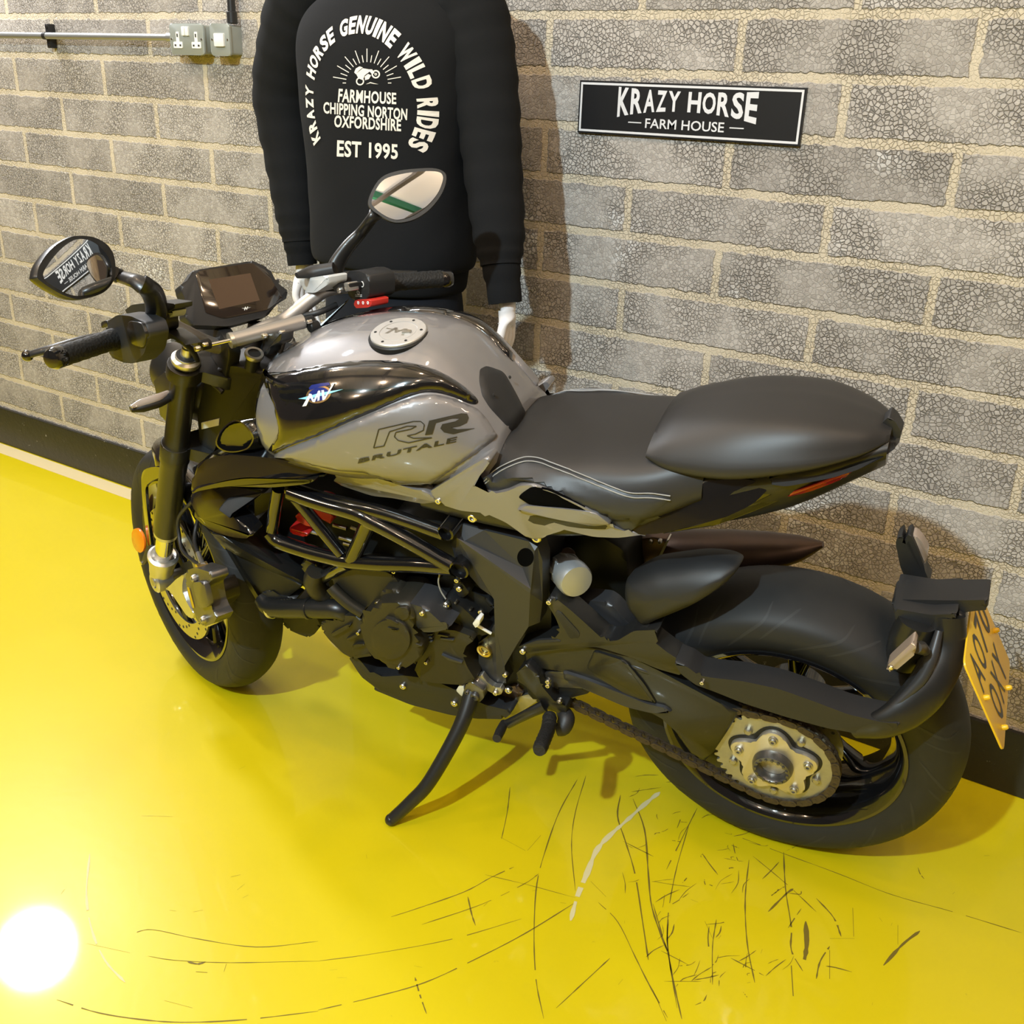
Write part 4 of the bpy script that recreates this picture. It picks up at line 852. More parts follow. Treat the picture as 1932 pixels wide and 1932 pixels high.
# left lever: pivot, blade with ball end
bm = bmesh.new(); tube(bm, [s(*q) for q in [(300, 632, .185), (262, 634, .21), (212, 634, .25), (160, 641, .30), (108, 655, .345), (70, 665, .372), (52, 671, .384)]], [.010, .009, .0075, .006, .0055, .0045, .004], 12, smooth=4, flat=1.5, flatdir=SFc); lv = obj('clutch_lever', bm, 'satin', bike, 50)
bm = bmesh.new(); bmesh.ops.create_icosphere(bm, subdivisions=3, radius=.0095, matrix=Matrix.Translation(s(52, 671, .384))); obj('lever_ball', bm, 'gloss', lv, 60)
bm = bmesh.new(); prism(bm, rnd(k1((870, 740), (960, 690), (1050, 745), (1090, 790), (1010, 740), (930, 780), (880, 790)), .25), .20, .17, s, .004); obj('lever_perch', bm, 'satin', lv, 40)
bm = bmesh.new(); prism(bm, rnd(k1((733, 577), (775, 545), (935, 528), (1027, 540), (1027, 568), (965, 590), (870, 600), (742, 596)), .12), .20, .170, s, .002); rs = obj('fluid_reservoir', bm, 'plastic', bike, 40)
bm = bmesh.new(); prism(bm, rnd(k1((760, 598), (870, 603), (1020, 575), (1010, 620), (900, 640), (780, 628)), .2), .195, .172, s, .004); obj('reservoir_body', bm, 'fluid', rs, 40)
bm = bmesh.new(); tube(bm, [s(*q) for q in [(300, 640, .17), (335, 640, .14), (365, 665, .10), (380, 700, .07), (420, 740, .05)]], .0055, 10, smooth=5); obj('clutch_hose', bm, 'plastic', bike, 60)
# right controls
bm = bmesh.new(); prism(bm, rnd(k14((662, 240), (720, 190), (830, 188), (930, 235), (948, 330), (945, 480), (900, 520), (780, 545), (720, 480), (672, 400)), .22), -.178, -.235, s, .006); sw = obj('right_switchgear', bm, 'plastic', bike, 40)
bm = bmesh.new(); prism(bm, rnd(k14((770, 535), (800, 515), (930, 508), (965, 525), (962, 590), (930, 605), (800, 612), (775, 600)), .25), -.176, -.215, s, .003); rb = obj('start_button', bm, 'redbutton', sw, 40)
bm = bmesh.new()
for q in (820, 875, 930): lathe(bm, s(*K(540, 480, 6.0375, (q, 552))[0], -.1755), SLc, [(0.0015, -.001), (.0032, -.001), (.0032, .0004), (.0015, .0004)], 12, closed=True)
obj('button_marks', bm, 'white', rb, 0)
bm = bmesh.new()
for (x_, y_, r_) in ((865, 340, .0055), (820, 435, .004)): lathe(bm, s(*K(540, 480, 6.0375, (x_, y_))[0], -.1776), SLc, [(r_ * .75, -.001), (r_, -.001), (r_, .0006), (r_ * .75, .0006)], 20, closed=True)
for y_ in (462, 478): prism(bm, k14((785, y_ - 3), (860, y_ - 3), (860, y_ + 3), (785, y_ + 3)), -.1774, -.1785, s, 0)
obj('switch_marks', bm, 'white', sw, 0)
bm = bmesh.new(); gp = cr(PR[-4:], 5); tube(bm, gp[2:6], .023, 20); obj('throttle_collar', bm, 'plastic', sw, 40)
bm = bmesh.new(); prism(bm, rnd(k14((500, 330), (640, 330), (720, 330), (715, 420), (640, 440), (540, 420)), .2), -.150, -.18, s, .003); obj('mirror_clamp', bm, 'satin', sw, 40)
bolts(sw, 'clamp_screw', [K(540, 480, 6.0375, (617, 408))[0] + (-.150, .006)], 'bolt', fr=s)
bm = bmesh.new(); prism(bm, rnd(k14((645, 325), (700, 320), (720, 420), (670, 430)), .2), -.149, -.17, s, .003); obj('bar_sleeve', bm, 'silver', sw, 40)
bm = bmesh.new(); tube(bm, [s(*q) for q in [(560, 520, -.10), (590, 513, -.135), (630, 505, -.165)]], [.006, .014, .012], 16, smooth=4, flat=.8, flatdir=SSc); rs = obj('fluid_reservoir', bm, 'plastic', bike, 50)
bm = bmesh.new(); prism(bm, rnd(k14((130, 300), (250, 270), (480, 235), (480, 340), (330, 440), (200, 430)), .25), -.125, -.165, s, .006); obj('reservoir_body', bm, 'fluid', rs, 40)
bm = bmesh.new(); tube(bm, [s(*q) for q in [(635, 575, -.17), (600, 590, -.13), (560, 600, -.10), (540, 625, -.06), (520, 680, -.02), (470, 740, .0)]], .006, 10, smooth=5); obj('throttle_cable', bm, 'plastic', bike, 60)
bm = bmesh.new(); tube(bm, [s(*q) for q in [(640, 560, -.20), (700, 548, -.26), (770, 545, -.31), (830, 545, -.36)]], [.009, .007, .006, .005], 12, smooth=4, flat=1.5, flatdir=SFc)
for v in bm.verts: v.co += SFc * .075 - SSc * .02
lv = obj('brake_lever', bm, 'satin', bike, 50)
# mirrors: convex glass aimed so the left one shows the sign and the right one the roof
def mirror_unit(outline, glass, ctr, w, look, arm, arm_r, name):
    P = s(ctr[0], ctr[1], w); Pw = fromC(P); n = ((CAMP - Pw).normalized() + (V(look) - Pw).normalized()).normalized(); n = (toC(GO + n)).normalized()
    bm = bmesh.new(); ol = [plane_pt(q[0], q[1], P, n) for q in sm(outline, 4)]; cen = sum(ol, V()) / len(ol)
    rings = [[p + n * .004 for p in ol], [cen + (p - cen) * 1.02 - n * .002 for p in ol], [cen + (p - cen) * .97 - n * .012 for p in ol], [cen + (p - cen) * .80 - n * .022 for p in ol], [cen + (p - cen) * .45 - n * .028 for p in ol], [cen + (p - cen) * .05 - n * .029 for p in ol]]
    gl = [plane_pt(q[0], q[1], P, n) for q in sm(glass, 4)]
    loft(bm, rings, cap=True); h = obj(name, bm, 'satin', bike, 60)
    bm = bmesh.new(); R_ = 1.25; c2_ = sum(gl, V()) / len(gl); N = 10; rs_ = []
    for k in range(N): t = 1 - k / N; rs_.append([bm.verts.new(c2_ + (p - c2_) * t + n * (.0065 - ((p - c2_).length * t) ** 2 / (2 * R_))) for p in gl])
    cv = bm.verts.new(c2_ + n * .0065)
    for a, b in zip(rs_, rs_[1:]):
        for i in range(len(gl)): bm.faces.new((a[i], a[(i + 1) % len(gl)], b[(i + 1) % len(gl)], b[i]))
    for i in range(len(gl)): bm.faces.new((rs_[-1][i], rs_[-1][(i + 1) % len(gl)], cv))
    back = [bm.verts.new(p - n * .001) for p in gl]
    for i in range(len(gl)): bm.faces.new((rs_[0][i], back[i], back[(i + 1) % len(gl)], rs_[0][(i + 1) % len(gl)]))
    obj('mirror_glass', bm, 'mirror', h, 30)
    bm = bmesh.new(); A = [plane_pt(q[0], q[1], P - n * (.020 - .006 * i), n) for i, q in enumerate(arm[:2])] + [s(*q) for q in arm[2:]]; tube(bm, A, arm_r, 16, smooth=5, flat=1.35, flatdir=SLc); obj('mirror_arm', bm, 'satin', h, 60)
mirror_unit(k1((205, 372), (228, 300), (300, 210), (390, 155), (455, 143), (540, 152), (612, 190), (652, 245), (666, 310), (662, 385), (635, 440), (585, 482), (500, 508), (430, 514), (355, 490), (275, 445), (215, 400)),
    k1((240, 378), (262, 320), (318, 245), (385, 187), (452, 163), (530, 180), (600, 235), (640, 310), (640, 395), (605, 448), (520, 488), (430, 497), (360, 477), (280, 430)), (145, 505), .345, (2.12, 0, 1.315),
    [(212, 516, .31), (232, 523, .295), (262, 533, .265), (284, 548, .242), (294, 572, .226), (295, 600, .212), (294, 628, .20)], [.010, .0095, .011, .0125, .013, .0135, .0135], 'left_mirror')
mirror_unit(k7((668, 1090), (688, 1025), (740, 952), (830, 918), (950, 905), (1030, 906), (1078, 930), (1083, 975), (1058, 1045), (1000, 1120), (920, 1175), (840, 1195), (785, 1188), (735, 1160), (690, 1128)),
    k7((686, 1085), (708, 1022), (755, 965), (845, 937), (955, 922), (1040, 924), (1066, 945), (1062, 985), (1035, 1045), (980, 1108), (905, 1158), (835, 1180), (790, 1174), (740, 1148), (700, 1115)), (770, 370), -.285, (4.9, -4.6, 4.0),
    [(712, 398, -.255), (702, 412, -.25), (682, 438, -.23), (655, 468, -.205), (636, 498, -.185), (629, 525, -.172), (631, 548, -.165)], [.010, .009, .0095, .011, .0125, .013, .0135], 'right_mirror')
# dash
dn = (SFc * -.6 + SSc * .8).normalized(); DP = S(.03, 0, .76)
def dpl(pts, off=0): return [plane_pt(q[0], q[1], DP + dn * off, dn) for q in pts]
bm = bmesh.new(); prism_pts(bm, dpl(rnd(k13((285, 262), (350, 155), (420, 150), (880, 75), (930, 58), (1120, 140), (1190, 280), (1315, 375), (1300, 440), (1190, 510), (1110, 620), (700, 730), (480, 720), (330, 715), (260, 620), (270, 470), (230, 380), (215, 310)), .18)), dn * -.030, .006); ds = obj('dashboard', bm, 'plastic', bike, 40)
bm = bmesh.new(); prism_pts(bm, dpl(rnd(k13((370, 200), (410, 165), (880, 95), (930, 85), (1090, 160), (1160, 290), (1255, 440), (1100, 560), (650, 650), (470, 590)), .10), .0015), dn * -.004, .001); obj('display', bm, 'screen', ds, 40)
bm = bmesh.new(); prism_pts(bm, dpl(k13((500, 255), (925, 190), (1020, 465), (610, 555)), .0019), dn * -.002); obj('display_panel', bm, 'screenin', ds, 0)
bm = bmesh.new()
for q in (((835, 545), (900, 540), (935, 532), (880, 552)), ((862, 565), (872, 530), (880, 530), (870, 565)), ((884, 560), (895, 528), (903, 528), (890, 562))): flat_patch(bm, dpl(k13(*q), .0021))
obj('maker_emblem', bm, 'white', ds, 0)
# steering damper
bm = bmesh.new(); a = s(436, 642, .055); b = s(574, 606, -.085); cyl(bm, a, b, .0135, 26, .002); dm = obj('steering_damper', bm, 'titan', bike, 40)
bm = bmesh.new(); cyl(bm, s(390, 652, .095), a, .0038, 14); obj('damper_rod', bm, 'chrome', dm, 40)
bm = bmesh.new(); cyl(bm, a + (b - a).normalized() * -.003, a + (b - a).normalized() * .004, .0145, 26); obj('end_ring', bm, 'silver', dm, 40)
for q, r in (((387, 650, .10), .0095), ((583, 607, -.095), .0105), ((592, 616, -.095), .0105), ((520, 624, -.03), .011)):
    bm = bmesh.new(); p = s(*q); cyl(bm, p - SLc * .01, p + SLc * .010, r, 18, .002); obj('rod_end', bm, 'enginedark', dm, 40)
bolts(dm, 'screw', [(388, 650, .111, .004), (584, 607, -.084, .004), (500, 634, .0, .0045), (533, 627, -.02, .0045), (373, 658, .118, .0055)], 'bolt', fr=s)
bm = bmesh.new(); prism(bm, rnd(k13((1040, 820), (1240, 790), (1230, 880), (1120, 940), (1100, 1020), (1040, 1010), (1050, 920)), .15), -.005, -.03, s, .003); obj('damper_bracket', bm, 'satin', dm, 40)
# ------------------------------------------------------------------ motorcycle: bodywork
def body(name, secs, m, nx=6, nz=5, parent=bike, sh=60):
    bm = bmesh.new(); loft(bm, sections(secs, nx, nz)); return obj(name, bm, m, parent, sh)
tank = body('fuel_tank', [
    (1.00, [(0, .915), (.03, .913), (.065, .895), (.085, .86), (.08, .82), (.04, .80)]),
    (.955, [(0, .945), (.05, .942), (.115, .915), (.150, .865), (.140, .80), (.06, .775)]),
    (.88, [(0, .982), (.06, .977), (.135, .940), (.174, .88), (.165, .80), (.07, .76)]),
    (.78, [(0, 1.010), (.06, 1.004), (.138, .962), (.178, .90), (.168, .80), (.07, .745)]),
    (.68, [(0, 1.020), (.06, 1.012), (.132, .968), (.168, .905), (.160, .81), (.07, .745)]),
    (.61, [(0, 1.006), (.055, .998), (.118, .958), (.150, .90), (.145, .81), (.07, .745)]),
    (.545, [(0, .952), (.05, .945), (.098, .915), (.125, .87), (.128, .81), (.07, .75)]),
    (.50, [(0, .888), (.05, .884), (.088, .870), (.112, .845), (.122, .80), (.07, .75)])], 'grey')
tail = body('tail_unit', [
    (.64, [(0, .80), (.06, .80), (.12, .79), (.145, .765), (.132, .735), (.05, .72)]),
    (.50, [(0, .82), (.08, .82), (.132, .805), (.152, .765), (.134, .73), (.05, .715)]),
    (.38, [(0, .83), (.09, .835), (.140, .825), (.156, .782), (.138, .742), (.05, .735)]),
    (.26, [(0, .86), (.09, .855), (.126, .83), (.138, .79), (.112, .762), (.05, .755)]),
    (.14, [(0, .89), (.08, .89), (.108, .865), (.110, .83), (.085, .785), (.04, .77)]),
    (.02, [(0, .925), (.07, .925), (.094, .903), (.090, .875), (.068, .835), (.03, .825)]),
    (-.10, [(0, .955), (.03, .955), (.045, .945), (.042, .93), (.03, .91), (.015, .905)])], 'satin')
seat = body('rider_seat', [
    (.555, [(0, .872), (.04, .868), (.07, .850), (.085, .82), (.05, .80)]),
    (.50, [(0, .872), (.07, .866), (.112, .846), (.128, .822), (.06, .80)]),
    (.42, [(0, .876), (.10, .870), (.138, .859), (.146, .846), (.06, .82)]),
    (.33, [(0, .885), (.105, .879), (.142, .852), (.149, .818), (.06, .80)]),
    (.24, [(0, .902), (.10, .893), (.136, .865), (.142, .810), (.06, .80)]),
    (.15, [(0, .93), (.08, .92), (.11, .89), (.115, .85), (.05, .84)])], 'vinyl')
pil = body('pillion_seat', [
    (.245, [(0, .925), (.04, .922), (.085, .912), (.098, .898), (.04, .885)]),
    (.20, [(0, .952), (.055, .946), (.098, .925), (.114, .892), (.05, .875)]),
    (.11, [(0, .980), (.07, .972), (.112, .938), (.122, .902), (.05, .885)]),
    (.01, [(0, .992), (.07, .982), (.100, .952), (.106, .925), (.04, .910)]),
    (-.06, [(0, .982), (.05, .974), (.070, .955), (.072, .942), (.03, .932)]),
    (-.10, [(0, .966), (.02, .964), (.032, .958), (.032, .952), (.01, .948)])], 'vinyl')
tank.data.materials.append(M['gloss'])
for p in tank.data.polygons:
    if p.center.x > .952 and p.center.z < .925: p.material_index = 1
BT = bvh_of(tank); BTL = bvh_of(tail); BS = bvh_of(seat); BP = bvh_of(pil)
def panel(name, px, m, bv, parent=bike, off=.004, edge=.001, thick=.006, step=9, rw=14, wdef=.14, both=True, sh=50, label=None):
    bm = bmesh.new(); conform(bm, px, bv, wdef, off, edge, thick, step, rw)
    return obj_lr(name, bm, m, parent, sh, label) if both else obj(name, bm, m, parent, sh, label=label)
T1 = [BT]; T2 = [BT, BTL]
blk = panel('tank_side_panel', sm(k2((55, 455), (95, 470), (200, 470), (300, 452), (450, 424), (600, 405), (750, 399), (900, 405), (1050, 430), (1180, 478), (1300, 550), (1375, 615), (1405, 655), (1390, 676), (1340, 668), (1250, 630), (1140, 603), (1040, 607), (900, 655), (750, 720), (600, 783), (400, 872), (250, 927), (80, 997), (90, 960), (128, 900), (150, 845), (140, 770), (120, 680), (85, 600), (60, 530)), 3), 'gloss', T1, tank, .012, .001, .006, 9, 26)
BB = bvh_of(blk)
rr = panel('lower_tank_panel', rnd(k2((85, 996), (250, 934), (400, 879), (600, 790), (900, 662), (1040, 617), (1140, 612), (1250, 638), (1340, 676), (1400, 702), (1455, 760), (1500, 832), (1528, 872), (1500, 905), (1280, 1060), (1060, 1213), (1000, 1208), (850, 1158), (690, 1104), (640, 1100), (510, 1090), (300, 1040)), .25, 2), 'grey', T2, tank, .009, .001, .006, 9, 12)
def side_prism(name, px, dep, m, bev, parent=bike, sh=50, label=None):
    bm = bmesh.new(); prism_pts(bm, [c(*p) for p in px], V((0, -dep, 0)), bev, 3); return obj_lr(name, bm, m, parent, sh, label)
side_prism('tank_lower_edge', rnd(k2((300, 1044, .152), (505, 1094, .156), (640, 1104, .158), (850, 1162, .158), (1000, 1212, .156), (1062, 1218, .154), (1110, 1250, .152), (1160, 1300, .148), (1050, 1300, .146), (870, 1265, .144), (740, 1252, .142), (560, 1192, .140), (488, 1160, .142), (522, 1128, .148), (490, 1092, .150)), .2, 2), .03, 'grey', .004, tank)
side = side_prism('side_fairing', rnd([(918, 862, .142), (806, 930, .150), (812, 937, .150), (832, 952, .150), (870, 964, .151), (915, 968, .153), (955, 986, .156), (988, 1010, .158), (1007, 1022, .158), (1027, 1014, .158), (1051, 996, .158), (1118, 1013, .152), (1167, 1015, .144), (1227, 1007, .134), (1184, 1004, .142), (1152, 994, .150), (1123, 968, .157), (1074, 944, .161), (1040, 928, .161), (1007, 915, .158), (980, 917, .155), (957, 927, .152), (931, 932, .149), (884, 919, .147), (912, 890, .143), (926, 870, .142)], .2, 2), .03, 'grey', .006)
side_prism('side_recess_shade', rnd(k5((262, 535, .159), (320, 490, .158), (400, 503, .162), (590, 600, .156), (480, 586, .158), (310, 566, .160)), .2), .004, 'opening_shade', .0005, side)  # flat black patch, the shade of the recess put into colour
side_prism('side_step', rnd(k5((250, 590, .162), (300, 570, .161), (480, 587, .161), (590, 602, .159), (660, 655, .152), (580, 657, .158), (420, 628, .163)), .2), .012, 'grey', .003, side)
bolts(side, 'side_bolt', [(1013, 1014, .152, .009), (828, 944, .148, .006), (892, 976, .146, .009)], 'bolt')
panel('knee_pad', rnd(k2((1416, 455), (1458, 434), (1565, 470), (1640, 600), (1725, 770), (1728, 830), (1690, 872), (1640, 868), (1480, 700), (1430, 620), (1412, 530)), .25, 3), 'plastic', T1, tank, .0045, .0008, .004, 8, 12, both=False)
for q in ((1487, 628), (1694, 772), (1580, 520)):
    bm = bmesh.new(); p, n = cast([BT], *K(480, 560, 3.331, q)[0], .13); lathe(bm, p + n * .009, n, [(0, 0), (.003, 0), (.0025, .002), (0, .002)], 10); obj('pad_screw', bm, 'satin', tank, 30)
panel('seat_side_cover', sm(k5((62, 492), (100, 462), (160, 430), (220, 399), (290, 376), (350, 379), (420, 403), (500, 431), (570, 460), (650, 491), (740, 521), (830, 522), (915, 532), (850, 590), (730, 686), (660, 658), (600, 602), (480, 547), (400, 512), (330, 482), (270, 487), (165, 522)), 2), 'vinyl2', [BS], seat, .003, .0005, .004, 9, 10)
for dy in (-9, 9):
    bm = bmesh.new(); P = []
    for p in sm(k5((100, 492 + dy * .6), (160, 440 + dy), (220, 405 + dy), (290, 380 + dy), (350, 383 + dy), (420, 407 + dy), (500, 436 + dy), (650, 494 + dy), (740, 524 + dy), (830, 526 + dy), (910, 536 + dy)), 6, False):
        q, n = cast([BS], p[0], p[1], .14); P.append(q + n * .0032)
    tube(bm, P, .0011, 6); obj_lr('seat_stitching', bm, 'stitch', seat, 60)
# tail dressing
side_prism('tail_wing', sm(k5((726, 684, 0.136), (760, 645, 0.136), (790, 612, 0.134), (860, 575, 0.130), (930, 541, 0.126), (975, 512, 0.122), (1010, 490, 0.118), (1070, 442, 0.108), (1180, 452, 0.104), (1300, 470, 0.098), (1338, 480, 0.096), (1300, 525, 0.108), (1250, 568, 0.120), (1150, 615, 0.134), (1060, 643, 0.141), (980, 663, 0.144), (850, 690, 0.142)), 3), .04, 'gloss', .010, tail)
side_prism('tail_fairing', rnd(k5((1306, 452, .098), (1330, 422, .094), (1450, 396, .086), (1600, 366, .072), (1700, 342, .058), (1800, 292, .040), (1880, 311, .022), (1858, 332, .030), (1800, 372, .052), (1700, 420, .074), (1600, 452, .086), (1550, 462, .090), (1400, 490, .104), (1325, 480, .106)), .2, 2), .035, 'satin', .008, tail)
side_prism('tail_lower', rnd(k5((860, 692, 0.126), (985, 664, 0.130), (1150, 617, 0.122), (1250, 570, 0.110), (1330, 488, 0.098), (1400, 490, 0.092), (1550, 464, 0.080), (1590, 452, 0.074), (1480, 497, 0.084), (1400, 536, 0.088), (1250, 600, 0.102), (1100, 655, 0.114)), .12, 2), .04, 'gloss', .004, tail)
side_prism('tail_light', rnd(k5((1395, 537, .090), (1420, 515, .092), (1480, 497, .090), (1580, 457, .082), (1690, 424, .066), (1640, 458, .068), (1580, 482, .074), (1500, 512, .082)), .2, 2), .05, 'red', .004, tail)
bm = bmesh.new(); prism(bm, rnd(k5((1795, 232), (1838, 190), (1862, 215), (1892, 264), (1868, 276), (1862, 320), (1838, 335), (1806, 300)), .2), .014, -.014, c, .005); obj('tail_tip', bm, 'plastic', tail, 40)
bm = bmesh.new(); prism(bm, sm(k5((1130, 130), (1210, 92), (1290, 76), (1370, 92), (1450, 130), (1300, 180)), 4), -.09, -.12, c, .010, 3); obj('grab_hump', bm, 'vinyl', tail, 50)
# fuel cap
def on_top(px, py): return cast([BT], px, py, 0.0)
q, n = on_top(752, 627); n = (n + V((0, 0, 1)) * .5).normalized()
bm = bmesh.new(); lathe(bm, q, n, [(0, -.002), (.051, -.002), (.053, -.004), (.053, -.014), (0, -.014)], 56); fc = obj('fuel_cap', bm, 'enginedark', tank, 40)
bm = bmesh.new(); lathe(bm, q, n, [(0, .0025), (.031, .0025), (.0315, .0015), (.0325, .0015), (.033, .003), (.047, .0025), (.0485, .001), (.0485, -.006), (0, -.006)], 56); cp = obj('cap_disc', bm, 'silver', fc, 40)
M['capgrey'] = mat('anodised cap grey', (.60, .59, .58, 1), .4, .6); cp.data.materials[0] = M['capgrey']
bm = bmesh.new(); e1 = (V((-1, 0, 0)) - n * V((-1, 0, 0)).dot(n)).normalized(); e2 = n.cross(e1)
def onc(x, y, h=.0027): return q + e1 * x + e2 * y + n * h
for P in ([(-.020, -.012), (-.012, .010), (-.006, .010), (-.014, -.012)], [(-.012, .010), (-.004, -.006), (.0, -.006), (-.006, .010)], [(-.004, -.006), (.006, .010), (.011, .010), (0, -.006)], [(.008, .010), (.012, -.012), (.017, -.012), (.013, .010)], [(-.026, .003), (.026, -.001), (.026, .001), (-.026, .006)]): flat_patch(bm, [onc(*p) for p in P])
obj('maker_relief', bm, 'steel', fc, 0)
bm = bmesh.new(); prism_pts(bm, [onc(.010, -.006, .0055), (onc(.024, -.003, .0055)), onc(.024, .004, .0055), onc(.011, .006, .0055)], n * -.003, .001); obj('key_cover', bm, 'steel', fc, 40)
for k in range(6):
    a = 2 * PI * k / 6 + .3; bm = bmesh.new(); p = q + (e1 * math.cos(a) + e2 * math.sin(a)) * .040 + n * .0025; lathe(bm, p, n, [(0, 0), (.0028, 0), (.0024, .001), (.0012, .001), (0, .0002)], 8); obj('cap_screw', bm, 'enginedark', fc, 30)
# air scoop beside the nose of the tank: open mouth cut on the slant
MO = k1((1268, 1368, .128), (1280, 1310, .124), (1330, 1250, .122), (1385, 1222, .128), (1430, 1240, .142), (1475, 1290, .158), (1492, 1335, .164), (1465, 1385, .164), (1425, 1405, .160), (1370, 1414, .150), (1310, 1405, .138))
mo = [c(*p) for p in sm(MO, 3)]; mc = sum(mo, V()) / len(mo); bk = [c(*p) for p in sm([(p[0] + 55 + (p[0] - 443) * -.35, p[1] - 2 + (p[1] - 823) * .08, .128) for p in MO], 3)]; bc = sum(bk, V()) / len(bk)
bm = bmesh.new(); loft(bm, [[mc + (p - mc) * .92 for p in mo], mo, [p.lerp(q_, .5) for p, q_ in zip(mo, bk)], bk], cap=False); sc_ = obj_lr('air_scoop', bm, 'gloss', bike, 50)
bm = bmesh.new(); loft(bm, [[mc + (p - mc) * .2 + (bc - mc) * .8 for p in mo], [mc + (p - mc) * .7 + (bc - mc) * .6 for p in mo], [mc + (p - mc) * .86 + (bc - mc) * .2 for p in mo], [mc + (p - mc) * .93 for p in mo]], cap=False); obj_lr('scoop_mouth', bm, 'opening_shade', sc_, 50)  # lining coloured black so the shade inside the mouth is painted in
bm = bmesh.new(); prism(bm, rnd([(392, 700), (440, 690), (500, 702), (508, 760), (470, 800), (415, 812), (405, 850), (380, 872), (372, 780)], .15), .055, -.055, c, .008); obj('headstock_cover', bm, 'enginedark', bike, 40)
bm = bmesh.new(); prism(bm, K(0, 400, 3.116, (1183, 1240), (1288, 1215), (1285, 1255), (1185, 1278)), .0575, .054, c, 0); obj('white_sticker', bm, 'paper', bike, 0)
# shroud wings beside the radiator
def wing(name, pts, w0, w1, m, bev, label=None, parent=bike):
    bm = bmesh.new(); prism(bm, pts, w0, w1, c, bev, 3); return obj_lr(name, bm, m, parent, 50, label)
up1 = sm(k15((90, 440, .150), (125, 350, .155), (150, 200, .150), (300, 120, .150), (480, 95, .155), (700, 105, .165), (950, 135, .172), (1180, 185, .168), (1400, 235, .155), (1480, 270, .148), (1300, 310, .162), (1000, 318, .185), (800, 312, .188), (620, 310, .186), (450, 335, .182), (300, 370, .172), (180, 405, .162)), 3)
bm = bmesh.new()
A = [c(*p) for p in up1]; cen = sum(A, V()) / len(A)
prism_pts(bm, A, V((0, -.035, 0)), .007, 3); wing_ = obj_lr('shroud_wing', bm, 'gloss', bike, 55)
wing('wing_underside', sm(k15((92, 455), (180, 412), (300, 378), (450, 344), (620, 322), (800, 322), (1000, 328), (1290, 338), (1180, 375), (1000, 395), (850, 405), (600, 398), (430, 398), (250, 425)), 3), .178, .13, 'gloss', .005, parent=wing_)
side_prism('radiator_shroud', sm(k15((92, 478, .152), (180, 440, .148), (350, 404, .142), (560, 410, .136), (820, 452, .130), (650, 530, .146), (520, 600, .156), (480, 660, .164), (600, 760, .176), (690, 865, .184), (640, 893, .186), (500, 880, .184), (330, 830, .180), (220, 760, .174), (150, 650, .166), (100, 540, .156)), 3), .035, 'gloss', .008, bike)
side_prism('shroud_blade', rnd(k15((420, 850, .172), (650, 896, .168), (690, 850, .150), (820, 960, .132), (1000, 1120, .122), (1180, 1258, .116), (1212, 1338, .130), (1100, 1278, .146), (900, 1168, .160), (700, 1062, .168), (520, 952, .174)), .15, 2), .03, 'satin', .004, bike)
side_prism('shroud_keel', rnd(k15((290, 845, .170), (400, 868, .174), (520, 950, .174), (700, 1060, .168), (900, 1166, .160), (1100, 1276, .146), (1216, 1346, .128), (1000, 1272, .128), (800, 1172, .138), (600, 1077, .144), (500, 1037, .146), (430, 982, .150), (340, 905, .158)), .15, 2), .02, 'satin', .003, bike)
side_prism('shroud_facet', rnd(k15((355, 628, .176), (430, 532, .158), (560, 502, .150), (830, 452, .134), (650, 560, .150), (500, 640, .166), (470, 680, .172), (500, 712, .176)), .2, 2), .02, 'greyplate', .003, bike)
wing('radiator_side', rnd(k15((430, 985), (490, 1020), (1180, 1350), (1000, 1480), (860, 1440), (830, 1610), (780, 1560), (640, 1330), (520, 1130)), .1, 2), .132, .118, 'enginedark', .003)
bm = bmesh.new(); prism(bm, rnd(k15((425, 980), (475, 1005), (560, 1150), (700, 1370), (830, 1580), (845, 1620), (800, 1600), (640, 1340), (510, 1120)), .12), .138, .128, c, .003); obj_lr('radiator_frame', bm, 'satin', bike, 40)
bm = bmesh.new(); P = [c(*q) for q in K(340, 840, 5.084, (460, 900, .118), (520, 1000, .118), (840, 1560, .118), (1010, 1420, .118), (700, 760, .118))]; prism_pts(bm, P, V((0, -.236, 0)), 0); obj('radiator_core', bm, 'enginedark', bike, 40)
# ------------------------------------------------------------------ markings
def tank_text(name, txt, quad, m, bvs, par, sub=2, **k):
    bm = bmesh.new(); f = quad_map(quad)
    def fn(u, v):
        p = f(u, v); q, n = cast(bvs, p.x, p.y, .16); return q + n * .0012
    put_text(bm, txt, fn, subdiv=sub, **k); return obj(name, bm, m, par, 60)
BR_ = [bvh_of(rr), BB]
tank_text('model_name', 'BRUTALE', [K(480, 560, 3.331, p)[0] for p in ((650, 1046), (1266, 912), (1275, 876), (660, 1016))], 'decal', BR_, rr, bold=.03, spacing=1.12)
